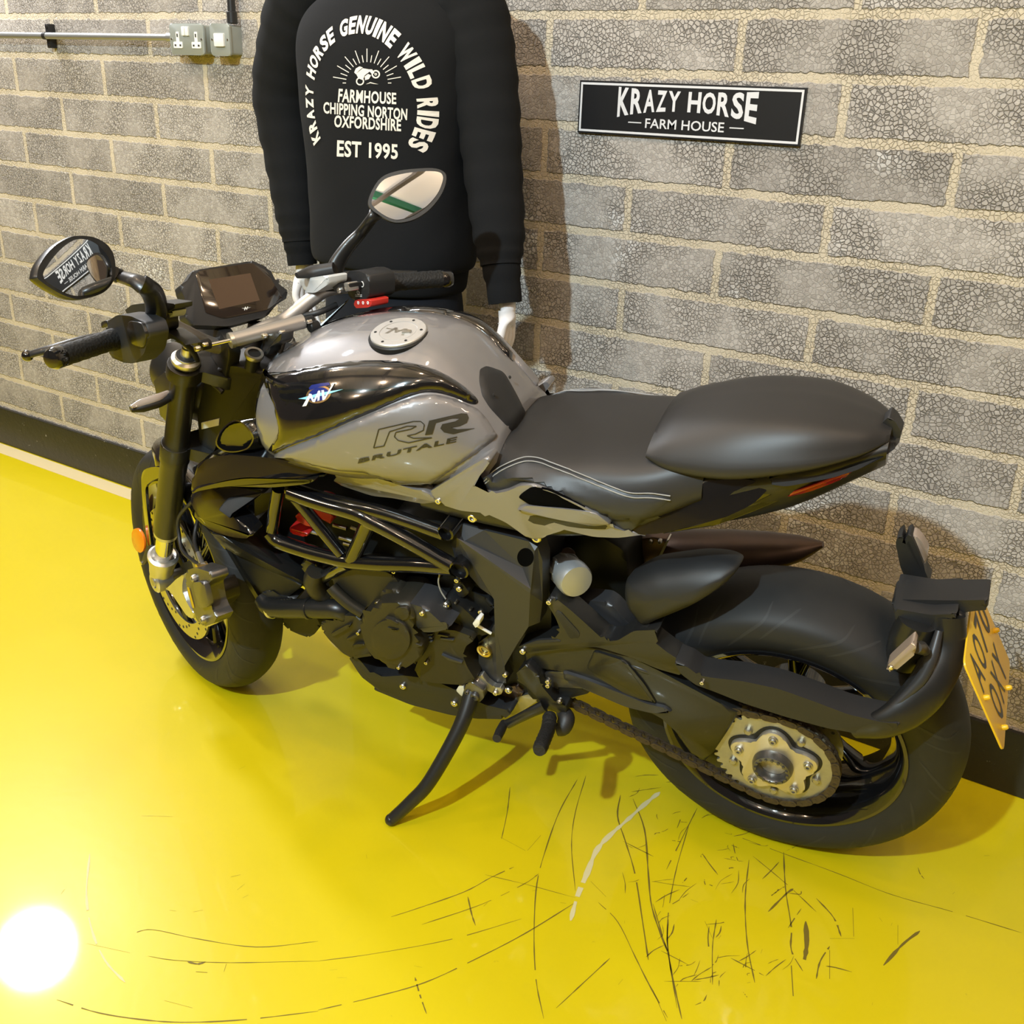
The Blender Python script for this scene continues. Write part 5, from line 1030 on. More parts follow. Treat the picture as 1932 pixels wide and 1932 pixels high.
# two race letters: first in outline, second solid
def stroke_letters(name, polys, m, outline=None):
    bm = bmesh.new()
    for P in polys:
        if outline:
            n = len(P)
            for i in range(n):
                a = V(P[i]); b = V(P[(i + 1) % n]); d = (b - a); L_ = d.length
                if L_ < 1e-6: continue
                d /= L_; nn = V((-d.y, d.x)) * outline; st = max(1, int(L_ / 6)); prev = None
                for j in range(st + 1):
                    p = a + d * L_ * j / st; r_ = []
                    for sg in (1, -1):
                        q, n_ = cast(BR_, p.x + nn.x * sg, p.y + nn.y * sg, .16); r_.append(bm.verts.new(q + n_ * .0012))
                    if prev: bm.faces.new((prev[0], prev[1], r_[1], r_[0]))
                    prev = r_
        else: conform(bm, P, BR_, .16, .0012, .0012, .001, 5, 1)
    return obj(name, bm, m, rr, 60)
stroke_letters('race_letter_outline', [[tuple(p) for p in k2((750, 948), (782, 832), (1000, 782), (1045, 782), (1068, 802), (1062, 838), (1010, 862), (960, 872), (1000, 888), (1115, 884), (970, 916), (905, 902), (880, 878), (890, 850), (985, 830), (1018, 812), (960, 812), (850, 846), (815, 936))]], 'decal', .9)
stroke_letters('race_letter_solid', [[tuple(p) for p in k2((1072, 868), (1098, 778), (1300, 732), (1335, 734), (1346, 760), (1335, 790), (1290, 812), (1235, 822), (1275, 832), (1383, 826), (1250, 862), (1190, 850), (1168, 826), (1180, 800), (1262, 782), (1290, 764), (1240, 764), (1140, 792), (1118, 862))]], 'decal')
# maker badge on the black panel
BBv = [BB]
def badge_poly(bm, pts, off, mi): conform(bm, pts, BBv, .16, off, off, .0008, 4, 1, mi)
bm = bmesh.new(); cx, cy = 480 + 405 / 3.331, 560 + 615 / 3.331
def ell(rx, ry, rot=-.28, n=30, c0=(cx, cy)): return [(c0[0] + rx * math.cos(a) * math.cos(rot) - ry * math.sin(a) * math.sin(rot), c0[1] + rx * math.cos(a) * math.sin(rot) + ry * math.sin(a) * math.cos(rot)) for a in [2 * PI * i / n for i in range(n)]]
badge_poly(bm, ell(24, 16), .0010, 0); badge_poly(bm, ell(20, 12.5), .0013, 1)
badge_poly(bm, k2((280, 642), (420, 604), (560, 582), (470, 612), (330, 646)), .0016, 3)
for P in [((305, 690), (352, 610), (362, 616), (330, 686)), ((345, 612), (362, 612), (380, 660), (370, 662)), ((370, 662), (408, 590), (418, 594), (382, 664)), ((402, 596), (418, 592), (412, 652), (400, 656)), ((425, 590), (440, 588), (446, 640), (432, 652)), ((432, 652), (500, 542), (508, 544), (446, 648))]: badge_poly(bm, k2(*P), .0019, 2)
bd = obj('maker_badge', bm, ['gold', 'blue', 'white', 'lightblue'], blk, 60)
bm = bmesh.new(); badge_poly(bm, k2((345, 575), (362, 556), (420, 545), (470, 540), (478, 556), (420, 566), (352, 588)), .0013, 0); obj('badge_band', bm, 'blue', blk, 60)
tank_text('badge_word', 'AGUSTA', [K(480, 560, 3.331, p)[0] for p in ((362, 578), (470, 554), (468, 541), (358, 564))], 'white', BBv, blk, 1, bold=.02)
bm = bmesh.new()
for P in [((875, 88), (1005, 62), (1115, 44), (1010, 70)), ((905, 90), (960, 52), (970, 52), (925, 90)), ((950, 86), (1010, 46), (1018, 47), (968, 86)), ((995, 82), (1060, 44), (1068, 45), (1010, 82)), ((885, 66), (1000, 58), (1080, 84), (1000, 66))]:
    q0 = [c(a[0], a[1], -.050) for a in k2(*P)]; flat_patch(bm, q0)
for v in bm.verts:
    h = BT.find_nearest(v.co); v.co = h[0] + h[1] * .002
obj('tank_crest', bm, 'lightblue', tank, 0)
# ------------------------------------------------------------------ motorcycle: frame, engine, drive
def fr_tube(name, px, r, m='gloss', both=True, smooth=5, parent=bike, label=None):
    bm = bmesh.new(); tube(bm, [c(*p) for p in px], r, 14, smooth=smooth)
    return obj_lr(name, bm, m, parent, 60, label) if both else obj(name, bm, m, parent, 60, label=label)
fr = fr_tube('frame_tube', k2((215, 1205, .150), (330, 1240, .152), (450, 1275, .153), (640, 1318, .153), (830, 1365, .150), (1000, 1420, .148), (1195, 1490, .148)), .0135, label=None)
fr_tube('frame_tube', k2((225, 1228, .158), (400, 1290, .160), (640, 1360, .160), (740, 1412, .160), (950, 1522, .156), (1240, 1690, .152)), .0155)
fr_tube('frame_tube', k2((95, 1480, .150), (150, 1535, .152), (320, 1595, .155), (480, 1637, .156), (600, 1662, .156), (800, 1678, .156), (1000, 1684, .155), (1245, 1700, .152)), .0150)
fr_tube('frame_brace', k2((245, 1250, .156), (545, 1615, .154)), .0115, smooth=0)
fr_tube('frame_brace', k2((725, 1410, .158), (612, 1650, .154)), .0155, smooth=0)
fr_tube('frame_brace', k2((152, 1205, .150), (128, 1340, .148), (110, 1465, .148)), .0125, smooth=0)
fr_tube('frame_brace', k2((590, 1672, .154), (420, 1765, .130)), .0150, smooth=0)
for q, r in (((1200, 1487, .165), .0155), ((1285, 1720, .165), .0185)):
    bm = bmesh.new(); p = c(*K(480, 560, 3.331, q)[0]); lathe(bm, p, V((0, 1, 0)), [(r, -.05), (r, .0), (r - .003, .002), (r - .004, -.01), (r - .004, -.05)], 28, closed=True); cp_ = obj_lr('frame_boss', bm, 'gloss', bike, 40)
    bm = bmesh.new(); lathe(bm, p, V((0, 1, 0)), [(0, -.012), (r - .0042, -.012), (r - .0042, -.016), (0, -.016)], 20); obj_lr('boss_core', bm, 'enginedark', cp_, 40)
# faceted side plate of the frame
PT = dict(a=(250, 30, .128), b=(600, 130, .130), cc=(1150, 270, .132), d=(1250, 330, .136), e=(1310, 500, .132), f=(1310, 1000, .136), g=(1280, 1250, .136), h=(1140, 1305, .154), i=(1160, 900, .158), j=(1168, 848, .157), k=(1215, 380, .142), l=(270, 225, .152), m=(200, 290, .136), n=(250, 480, .136), o=(400, 560, .136), p=(430, 690, .136), q=(560, 840, .138), r=(690, 930, .142), s=(720, 970, .146), t=(730, 1270, .146), v=(360, 262, .146), w=(1070, 590, .138),
    A=(640, 1420, .136), B=(530, 1500, .134), C=(540, 1870, .132), D=(640, 1925, .134), E=(760, 1995, .136), F=(870, 1990, .138), G=(800, 1850, .140), H=(850, 1780, .142), I=(1000, 1520, .148))
PP = {n_: c(*K(820, 980, 6.44, v_)[0]) for n_, v_ in PT.items()}
bm = bmesh.new(); VV = {n_: bm.verts.new(v_) for n_, v_ in PP.items()}
for f in ('a b cc k w v l', 'l v w j', 'k j w', 'cc d k', 'd e f i j k', 'f g h i', 'm l j i s r q p o n', 's i h t', 'a l m', 't h I H G F E D C B A'):
    bm.faces.new([VV[x_] for x_ in f.split()])
bmesh.ops.triangulate(bm, faces=[f for f in bm.faces if len(f.verts) > 4])
g_ = bmesh.ops.extrude_face_region(bm, geom=list(bm.faces))
for v in g_['geom']:
    if isinstance(v, bmesh.types.BMVert): v.co.y -= .035
fp = obj_lr('frame_side_plate', bm, 'greyplate', bike, 12)
bm = bmesh.new(); conform(bm, [(820 + (1105 + 100 * math.cos(a)) / 6.44, 980 + (460 + 112 * math.sin(a)) / 6.44) for a in [2 * PI * i / 28 for i in range(28)]], [bvh_of(fp)], .14, .0008, .0008, .0006, 5, 1); obj_lr('plate_hole_shade', bm, 'opening_shade', fp, 40)  # thin black disc on the plate, painted shade in place of a hole
bm = bmesh.new(); p = c(*K(820, 980, 6.44, (615, 1575))[0], .136); lathe(bm, p, V((0, 1, 0)), [(.0075, .003), (.0105, .003), (.011, .006), (.0145, .007), (.0155, .004), (.0155, -.004), (.0075, -.004)], 30, closed=True); obj_lr('pivot_nut', bm, 'gold2', fp, 40)
bm = bmesh.new(); lathe(bm, p, V((0, 1, 0)), [(0, .001), (.0068, .001), (.0068, -.003), (0, -.003)], 20); obj_lr('pivot_bore', bm, 'steel', fp, 40)
# engine
def block(name, px, w0, w1, m, bev=.006, both=False, parent=bike, seg=2):
    bm = bmesh.new(); prism(bm, px, w0, w1, c, bev, seg); return obj_lr(name, bm, m, parent, 40) if both else obj(name, bm, m, parent, 40)
eng = block('engine_block', rnd([(615, 1110), (640, 1060), (700, 1010), (800, 990), (900, 985), (1000, 1030), (1040, 1120), (1040, 1250), (1010, 1330), (930, 1352), (840, 1330), (740, 1290), (665, 1235), (640, 1180)], .2), .105, -.13, 'enginedark', .01)
block('cylinder_block', rnd(k9((400, 330), (560, 240), (720, 190), (1000, 215), (1180, 300), (1260, 420), (1290, 600), (1050, 640), (870, 660), (760, 790), (600, 640), (480, 470)), .15), .150, .09, 'engine', .008, parent=eng)
block('coolant_housing', rnd(k9((1000, 560), (1050, 460), (1190, 470), (1270, 540), (1295, 630), (1200, 700), (1050, 680)), .25), .172, .14, 'engine', .008, parent=eng)
block('left_case', rnd(k9((290, 870), (330, 830), (470, 850), (560, 780), (700, 790), (800, 830), (850, 1130), (930, 1270), (780, 1290), (690, 1312), (560, 1240), (400, 1085), (310, 970)), .15), .160, .09, 'engine', .008, parent=eng)
for q in (((400, 1010), (600, 900), (650, 890), (640, 930), (430, 1050)), ((590, 1070), (720, 1010), (760, 1020), (620, 1090)), ((660, 1160), (720, 1130), (820, 1130), (810, 1150), (700, 1175))):
    block('case_rib', rnd(k9(*q), .2), .168, .15, 'engine', .003, parent=eng)
alt = block('alternator_cover', sm(k9((770, 800), (870, 770), (960, 650), (1080, 630), (1290, 640), (1400, 720), (1430, 860), (1400, 960), (1440, 1040), (1500, 1120), (1530, 1220), (1480, 1290), (1400, 1370), (1280, 1432), (1150, 1425), (1020, 1370), (910, 1260), (830, 1130), (780, 950)), 3), .200, .12, 'engine', .012, parent=bike, seg=3)
block('cover_disc', [(560 + (1130 + 245 * math.cos(a)) / 6.44, 1040 + (1075 + 240 * math.sin(a)) / 6.44) for a in [2 * PI * i / 44 for i in range(44)]], .206, .19, 'engine', .003, parent=alt)
block('cover_disc', [(560 + (1270 + 95 * math.cos(a)) / 6.44, 1040 + (760 + 80 * math.sin(a)) / 6.44) for a in [2 * PI * i / 30 for i in range(30)]], .204, .19, 'engine', .003, parent=alt)
for q in (((1060, 815), (1150, 835), (1230, 880), (1220, 895), (1130, 850)), ((1090, 925), (1170, 960), (1240, 955), (1180, 980))):
    block('cover_rib', rnd(k9(*q), .2), .2085, .19, 'engine', .001, parent=alt)
block('cover_edge', rnd(k9((1400, 960), (1470, 1020), (1540, 1060), (1550, 1200), (1500, 1310), (1420, 1390), (1440, 1200), (1400, 1080)), .2), .185, .12, 'enginedark', .005, parent=alt)
block('right_cover', sm(k9((1330, 635), (1420, 650), (1560, 700), (1680, 800), (1780, 890), (1860, 930), (1780, 960), (1640, 985), (1500, 975), (1440, 930), (1425, 800)), 3), .192, .13, 'greyplate', .008, parent=eng)
gb = block('gearbox_cover', rnd(K(820, 980, 6.44, (-150, 1240), (-60, 1210), (40, 1330), (250, 1350), (440, 1420), (480, 1470), (380, 1540), (340, 1650), (400, 1800), (500, 1960), (300, 2010), (0, 1990), (-200, 1950), (-250, 1850), (-160, 1600), (-180, 1380)), .15), .165, .10, 'engine', .008, parent=eng)
for k in range(3): block('case_fin', rnd(K(820, 980, 6.44, (-130, 1395 + 42 * k), (-30, 1392 + 42 * k), (-25, 1412 + 42 * k), (-130, 1415 + 42 * k)), .2), .172, .16, 'greyplate', .001, parent=gb)
for k in range(2): block('case_fin', rnd(K(820, 980, 6.44, (30 + 30 * k, 1395 + 45 * k), (170 + 60 * k, 1420 + 45 * k), (165 + 60 * k, 1436 + 45 * k), (40 + 30 * k, 1415 + 45 * k)), .2), .170, .16, 'greyplate', .001, parent=gb)
block('case_fin', rnd(K(820, 980, 6.44, (70, 1640), (180, 1690), (330, 1740), (330, 1758), (170, 1715)), .2), .171, .16, 'greyplate', .001, parent=gb)
block('starter_housing', rnd(k10((20, 1000), (160, 960), (330, 1060), (560, 1280), (700, 1400), (560, 1440), (300, 1280), (60, 1150)), .2), .150, .09, 'enginedark', .008, parent=eng)
block('throttle_body', rnd(k10((60, 640), (270, 700), (420, 860), (640, 960), (720, 1060), (700, 1180), (520, 1160), (300, 1030), (120, 900), (40, 760)), .15), .120, .05, 'enginedark', .008, parent=eng)
block('injector_rail', rnd(k10((200, 780), (320, 750), (430, 900), (330, 980)), .2), .135, .11, 'plastic', .006, parent=eng)
bm = bmesh.new(); prism(bm, rnd(k10((455, 1270), (515, 1205), (550, 1230), (540, 1290), (490, 1320)), .15), .168, .150, c, .002); cyl(bm, c(*k10((520, 1290))[0], .158), c(*k10((685, 1385))[0], .150), .0030, 10); obj('gear_sensor', bm, 'white', eng, 40)
bm = bmesh.new(); tube(bm, [c(*q) for q in K(560, 1040, 6.44, (1740, 260, .15), (1720, 370, .152), (1750, 480, .152), (1810, 580, .152))], .0016, 8, smooth=5); obj('thin_wire', bm, 'stitch', eng, 60)
bolts(eng, 'case_bolt', [K(560, 1040, 6.44, q)[0] for q in ((985, 622, .182, .0050), (753, 985, .164, .0045), (1528, 745, .195, .0055), (1243, 1403, .200, .0040), (1578, 1345, .17, .0042), (1755, 1505, .150, .006), (1185, 235, .16, .005))] + [K(820, 980, 6.44, q)[0] for q in ((275, 730, .150, .0052), (303, 835, .150, .0060), (140, 1035, .156, .0075), (260, 997, .15, .003), (440, 1083, .14, .003), (407, 1140, .14, .003), (565, 1115, .14, .0055))], 'bolt')
# red ignition covers and black tubes between the frame tubes
bm = bmesh.new(); prism(bm, rnd(k15((1090, 690), (1160, 640), (1260, 720), (1290, 790), (1200, 770), (1110, 715)), .2), .10, .05, c, .006); obj('ignition_cover', bm, 'redcover', eng, 40)
bm = bmesh.new(); prism(bm, rnd(k15((1240, 570), (1330, 590), (1480, 690), (1430, 770), (1350, 700)), .2), .10, .05, c, .006); obj('ignition_cover', bm, 'redcover', eng, 40)
bm = bmesh.new(); prism(bm, rnd(k15((1040, 790), (1230, 850), (1215, 885), (1050, 845)), .2), .10, .05, c, .004); obj('ignition_cover', bm, 'redcover', eng, 40)
block('airbox', rnd(k15((700, 480), (1000, 430), (1500, 520), (1932, 700), (2400, 900), (2300, 1000), (1900, 1080), (1500, 1040), (1000, 900), (700, 700)), .1), .06, -.06, 'enginedark', .006)
for q in (((1470, 765), (1600, 800)), ((1640, 785), (1720, 815)), ((1530, 885), (1670, 925)), ((1570, 940), (1660, 965)), ((1110, 790), (1330, 850))):
    bm = bmesh.new(); tube(bm, [c(*p, .085) for p in k15(*q)], .0045, 10); obj('coil_tube', bm, 'steel', eng, 60)
# water hoses and oil cooler at the front
bm = bmesh.new(); tube(bm, [c(*p) for p in K(340, 840, 5.084, (790, 1470, .130), (850, 1540, .140), (960, 1565, .145), (1200, 1565, .150), (1400, 1570, .150), (1540, 1580, .146), (1690, 1680, .130))], [.019, .021, .0205, .020, .020, .0205, .020], 18, smooth=5); hs = obj('coolant_hose', bm, 'satin', bike, 60)
for q in ((880, 1560, .1405), (1240, 1566, .150)):
    bm = bmesh.new(); p = c(*K(340, 840, 5.084, q)[0]); d = (c(*K(340, 840, 5.084, (q[0] + 60, q[1] + 2))[0], q[2]) - p).normalized(); lathe(bm, p, d, [(.0215, -.004), (.0228, -.003), (.0228, .003), (.0215, .004)], 26, closed=True); obj('hose_clamp', bm, 'silver' if q[0] < 1000 else 'satin', hs, 40)
bm = bmesh.new(); prism(bm, sm(k15((775, 1450), (800, 1400), (850, 1395), (900, 1430), (1080, 1470), (1090, 1510), (960, 1540), (860, 1530), (800, 1500)), 3), .135, .10, c, .008); obj('radiator_cap_housing', bm, 'plastic', hs, 40)
for k in range(5):
    bm = bmesh.new(); tube(bm, [c(*p) for p in K(340, 840, 5.084, (945 + 28 * k, 1475 - 2 * k, .138), (955 + 28 * k, 1530, .143))], .0035, 8); obj('bellows_rib', bm, 'satin', hs, 60)
bm = bmesh.new(); prism(bm, rnd(k15((960, 1640), (1100, 1630), (1330, 1640), (1345, 1740), (1290, 1810), (1230, 1845), (1140, 1815), (1040, 1770), (980, 1710)), .15), .100, -.02, c, .008); obj('oil_cooler', bm, 'enginedark', bike, 40)
bm = bmesh.new(); prism(bm, rnd(k15((1150, 1160), (1180, 1090), (1320, 1160), (1300, 1250), (1230, 1270)), .2), .140, .11, c, .006); obj('ignition_connector', bm, 'satin', bike, 40)
bm = bmesh.new(); tube(bm, [c(*p) for p in K(340, 840, 5.084, (1300, 1210, .148), (1280, 1300, .146), (1330, 1400, .140), (1420, 1440, .13))], [.018, .021, .020, .016], 14, smooth=4); obj('plug_lead_boot', bm, 'engine', bike, 60)
bm = bmesh.new(); tube(bm, [c(*p) for p in K(560, 1040, 6.44, (420, 430, .16), (480, 500, .162), (640, 640, .162), (800, 740, .158))], .0125, 14, smooth=4); obj('coolant_pipe', bm, 'engine', eng, 60)
# belly pan
bp_ = block('belly_pan', rnd(k4((175, 885), (215, 890), (260, 925), (330, 1012), (400, 1020), (520, 1012), (640, 1028), (720, 1050), (800, 1085), (900, 1130), (1010, 1190), (1160, 1225), (1178, 1242), (1130, 1278), (960, 1275), (800, 1252), (560, 1190), (340, 1100), (255, 1010)), .2), .145, .105, 'plastic', .010, both=True)
block('belly_pan_floor', rnd(k4((340, 1090), (560, 1160), (960, 1240), (1100, 1250), (1120, 1278), (960, 1275), (800, 1252), (560, 1190), (340, 1100)), .1), .107, -.10, 'plastic', .002)
bolts(bp_, 'pan_screw', [k4((518, 1075))[0] + (.146, .0075), k4((830, 1178))[0] + (.146, .0078)], 'bolt')
# swinging arm
sa = block('swingarm', [(985, 1232), (1005, 1214), (1040, 1210), (1090, 1212), (1140, 1222), (1190, 1240), (1240, 1264), (1300, 1296), (1360, 1328), (1396, 1345), (1372, 1380), (1345, 1420), (1330, 1440), (1300, 1425), (1276, 1392), (1258, 1352), (1232, 1338), (1190, 1322), (1140, 1296), (1100, 1272), (1050, 1256), (1005, 1268), (988, 1255)], .131, .065, 'satin', .012, seg=3)
block('swingarm_hub', [(1330, 1330), (1396, 1335)] + [(1463 + 76 * math.cos(a) + 10 * math.sin(a), 1446 + 70 * math.sin(a)) for a in [math.radians(t) for t in range(-100, 140, 20)]] + [(1390, 1490), (1345, 1466), (1312, 1430), (1300, 1380)], .098, .060, 'satin', .010, parent=sa, seg=3)
block('swingarm_web', rnd([(1120, 1228), (1180, 1248), (1215, 1290), (1240, 1330), (1190, 1315), (1130, 1280), (1105, 1262)], .15), .136, .12, 'satin', .005, parent=sa)
block('swingarm_ridge', rnd([(1060, 1268), (1110, 1284), (1160, 1304), (1220, 1328), (1255, 1336), (1268, 1346), (1230, 1346), (1180, 1334), (1120, 1308), (1062, 1284)], .2), .138, .10, 'greyplate', .006, parent=sa)
sb_ = block('swingarm_brace', rnd([(1030, 1136), (1036, 1126), (1050, 1130), (1075, 1150), (1100, 1172), (1136, 1205), (1148, 1210), (1166, 1208), (1196, 1190), (1244, 1188), (1232, 1210), (1262, 1233), (1310, 1263), (1290, 1276), (1240, 1262), (1190, 1240), (1125, 1220), (1050, 1226), (990, 1236), (975, 1222), (1000, 1212), (1045, 1206), (1058, 1190), (1048, 1165)], .18), .140, .10, 'satin', .007, parent=sa)
block('brace_opening_shade', rnd(k10((1462, 1140), (1490, 1105), (1540, 1135), (1765, 1385), (1752, 1442), (1640, 1450)), .18), .1412, .136, 'hole', .001, parent=sa)  # dark inset on the brace face, painted shade in place of an opening
block('brace_opening_shade', rnd(k11((1010, 390), (1250, 310), (1500, 300), (1540, 330), (1300, 345), (1100, 370)), .18), .1412, .136, 'hole', .001, parent=sa)  # second dark inset, likewise painted shade
bolts(sa, 'swingarm_bolt', [K(820, 980, 6.44, (1395, 995))[0] + (.141, .0055), K(820, 980, 6.44, (1075, 1595))[0] + (.141, .0065), K(820, 980, 6.44, (862, 1880))[0] + (.150, .0055), (1219, 1262, .125, .004), (1325, 1286, .168, .004)], 'bolt')
block('inner_hugger', rnd(k12((60, 780), (250, 720), (540, 750), (630, 810), (885, 1085), (700, 1180), (560, 1200), (430, 1130), (250, 960)), .2), .085, .05, 'greyplate', .010, parent=sa)
# chain guard
block('chain_guard', rnd([(1270, 1248), (1296, 1258), (1318, 1274), (1345, 1279), (1400, 1285), (1470, 1300), (1540, 1325), (1600, 1348), (1660, 1362), (1700, 1366), (1690, 1384), (1640, 1388), (1560, 1374), (1480, 1352), (1400, 1326), (1345, 1304), (1312, 1292), (1285, 1272)], .2), .152, .105, 'plastic', .006, parent=sa)
block('hugger_stay', rnd([(1196, 1210), (1206, 1186), (1222, 1184), (1228, 1210), (1222, 1250), (1204, 1252), (1194, 1232)], .2), .135, .095, 'satin', .006, parent=sa)
bm = bmesh.new(); tube(bm, [c(1184, 1250, .125), c(1210, 1262, .128), (c(1228, 1268, .125))], .006, 10, smooth=4); obj('cable_clip', bm, 'greyplate', sa, 60)
# rear hugger
hug = body('rear_hugger', [], 'satin') if False else None
bm = bmesh.new(); H = sm(k12((770, 590), (800, 450), (890, 385), (1000, 320), (1150, 255), (1400, 215), (1700, 180), (1932, 190), (2080, 225), (2160, 290), (2080, 420), (1900, 560), (1700, 680), (1450, 790), (1200, 890), (990, 975), (900, 880), (810, 760)), 3)
ring = [c(p[0], p[1], .100 - .035 * max(0, min(1, (1120 - p[1]) / 90))) for p in H]; cen = sum(ring, V()) / len(ring)
o1 = [cen + (p - cen) * .80 + V((0, .030, 0)) for p in ring]; o2 = [cen + (p - cen) * .45 + V((0, .040, 0)) for p in ring]; o3 = [cen + (p - cen) * .05 + V((0, .043, 0)) for p in ring]
inn_ = [V((p.x, p.y - .03, p.z - .008)) for p in ring]
loft(bm, [o3, o2, o1, [cen + (p - cen) * .95 + V((0, .014, 0)) for p in ring], ring, inn_], cap=True); hug = obj('rear_hugger', bm, 'plastic', bike, 60)
# chain
bm = bmesh.new(); fsp = c(1062, 1292, .118); r0, r1 = .108, .036
cA = V((RC.x, RC.z)); cB = V((fsp.x, fsp.z)); d = cB - cA; L_ = d.length; ang = math.atan2(d.y, d.x); be = math.acos((r0 - r1) / L_)
path = []
aT = ang + be; aB = ang - be
for i in range(60):                                                # round the rear sprocket, from top tangent backwards to bottom tangent
    a = aT + (2 * PI - 2 * be) * i / 59; path.append(cA + V((math.cos(a), math.sin(a))) * r0)
for i in range(20):
    a = aB + (2 * be) * i / 19; path.append(cB + V((math.cos(a), math.sin(a))) * r1)
path.append(path[0]); acc = [0]
for a, b in zip(path, path[1:]): acc.append(acc[-1] + (b - a).length)
def at(t):
    t %= acc[-1]
    for i in range(len(acc) - 1):
        if acc[i + 1] >= t: return path[i].lerp(path[i + 1], (t - acc[i]) / max(acc[i + 1] - acc[i], 1e-9))
nl = int(acc[-1] / .015875 / 2) * 2
for k in range(nl):
    p, q = at(acc[-1] * k / nl), at(acc[-1] * (k + 1) / nl); e = (q - p); le = e.length; e /= le; nn = V((-e.y, e.x)); y = .0085 if k % 2 else .006
    out = []
    for t in range(14):
        a = PI / 2 + PI * t / 6 if t < 7 else -PI / 2 + PI * (t - 7) / 6; cc_ = p if t < 7 else q; rr_ = .0072
        w_ = cc_ + e * math.cos(a) * rr_ + nn * math.sin(a) * rr_; out.append(w_)
    for sg in (1, -1): prism_pts(bm, [V((o_.x, .118 + sg * y, o_.y)) for o_ in out], V((0, -.0022 * sg, 0)))
    lathe(bm, V((p.x, .118 - .0092, p.y)), V((0, 1, 0)), [(0, 0), (.0028, 0), (.0028, .0184), (0, .0184)], 8)
obj('drive_chain', bm, 'rust', bike, 30)
bm = bmesh.new(); lathe(bm, fsp, V((0, 1, 0)), [(0, .006), (.03, .006), (.034, .003), (.034, -.003), (0, -.003)], 24); obj('front_sprocket', bm, 'steel', bike, 40)
block('sprocket_cover', rnd([(985, 1262), (1030, 1262), (1070, 1270), (1086, 1290), (1078, 1320), (1040, 1336), (1000, 1322)], .2), .112, .08, 'enginedark', .005)
# link rod and brackets low down
bm = bmesh.new(); prism(bm, rnd(k11((450, 800), (490, 755), (570, 728), (640, 820), (720, 880), (800, 885), (828, 930), (800, 975), (740, 975), (640, 920), (560, 860), (480, 840)), .2), .150, .138, c, .003); lk = obj('gear_linkage', bm, 'steel', bike, 40)
bolts(lk, 'linkage_bolt', [k11((520, 805))[0] + (.151, .006), k11((745, 940))[0] + (.151, .006), k11((900, 910))[0] + (.142, .0075), k11((440, 705))[0] + (.15, .005)], 'bolt')
block('heel_plate', rnd(k11((830, 1060), (1000, 1000), (1150, 965), (1265, 1035), (1060, 1170), (940, 1230), (880, 1150)), .1), .112, .10, 'steel', .002)
block('bronze_collector', rnd(k11((870, 880), (1000, 860), (1080, 940), (1040, 1010), (850, 1060), (720, 1030), (760, 960)), .2), .112, .03, 'bronzeshield', .010)
hg = block('footpeg_hanger', rnd(k11((1000, 700), (1120, 600), (1260, 740), (1290, 850), (1480, 1080), (1600, 1110), (1610, 1180), (1520, 1200), (1400, 1180), (1240, 1000), (1120, 880), (980, 780)), .15), .150, .120, 'satin', .006)
ht = block('heat_shield', rnd(k11((1330, 720), (1400, 690), (1700, 700), (1800, 730), (1932, 840), (2010, 890), (1932, 905), (1500, 880), (1430, 900)), .15), .130, .115, 'gunmetal', .004)
block('heat_shield_lower', rnd(k11((1430, 905), (1500, 885), (1932, 910), (1850, 960), (1640, 1010), (1520, 1040)), .15), .128, .115, 'enginedark', .004)
bolts(ht, 'shield_bolt', [k11((1380, 800))[0] + (.152, .0052), k11((1380, 850))[0] + (.152, .0050), k11((1520, 1045))[0] + (.152, .0055)], 'bolt')
bm = bmesh.new(); tube(bm, [c(*p) for p in K(820, 1160, 6.44, (1560, 1170, .135), (1600, 1260, .150), (1560, 1370, .165), (1480, 1400, .172))], [.014, .017, .016, .012], 14, smooth=4); fpg = obj('footpeg_mount', bm, 'plastic', bike, 60)
bm = bmesh.new(); P = [c(*p) for p in K(820, 1160, 6.44, (1400, 1230, .17), (1380, 1380, .205), (1330, 1510, .245), (1270, 1650, .285))]; PP_ = cr(P, 6); tube(bm, PP_, [.0125 + .0016 * (i % 2) for i in range(len(PP_) - 3)] + [.0135, .0135, .011], 16); obj('footpeg', bm, 'grip', fpg, 30)
bm = bmesh.new(); tube(bm, [c(*p) for p in K(820, 1160, 6.44, (1330, 1110, .155), (1180, 1180, .165), (1020, 1260, .17), (880, 1330, .175))], [.013, .011, .010, .010], 14, smooth=4, flat=.7, flatdir=V((0, 1, 0))); gl = obj('gear_lever', bm, 'satin', bike, 60)
bm = bmesh.new(); tube(bm, [c(*p) for p in K(820, 1160, 6.44, (845, 1320, .172), (800, 1410, .200), (755, 1505, .228))], [.0085, .0095, .0085], 14, smooth=4); obj('lever_peg', bm, 'grip', gl, 50)
# side stand
ft = toC(floor_pt(738, 1556)); piv = c(893, 1300, .150)
bm = bmesh.new(); tube(bm, [piv, c(868, 1372, .208), c(812, 1472, .288), c(775, 1513, .322), ft + UPc * .012], [.0175, .0155, .0145, .0135, .0120], 16, smooth=5); ss = obj('side_stand', bm, 'satin', bike, 60)
bm = bmesh.new(); bmesh.ops.create_uvsphere(bm, u_segments=18, v_segments=12, radius=.0125, matrix=Matrix.Translation(ft + UPc * .0125)); obj('stand_foot', bm, 'satin', ss, 60)
bm = bmesh.new(); prism(bm, rnd(k11((390, 830), (440, 815), (600, 920), (600, 1010), (540, 1070), (430, 1060), (340, 960)), .2), .165, .135, c, .004); sbk = obj('stand_bracket', bm, 'gunmetal', ss, 40)
bm = bmesh.new(); prism(bm, rnd(k11((255, 925), (300, 855), (350, 870), (360, 930), (330, 1000)), .2), .160, .150, c, .002); obj('stand_switch', bm, 'paper', ss, 40)
bolts(ss, 'stand_pivot_bolt', [k11((490, 990))[0] + (.167, .0095), k11((400, 935))[0] + (.166, .005)], 'gunmetal')
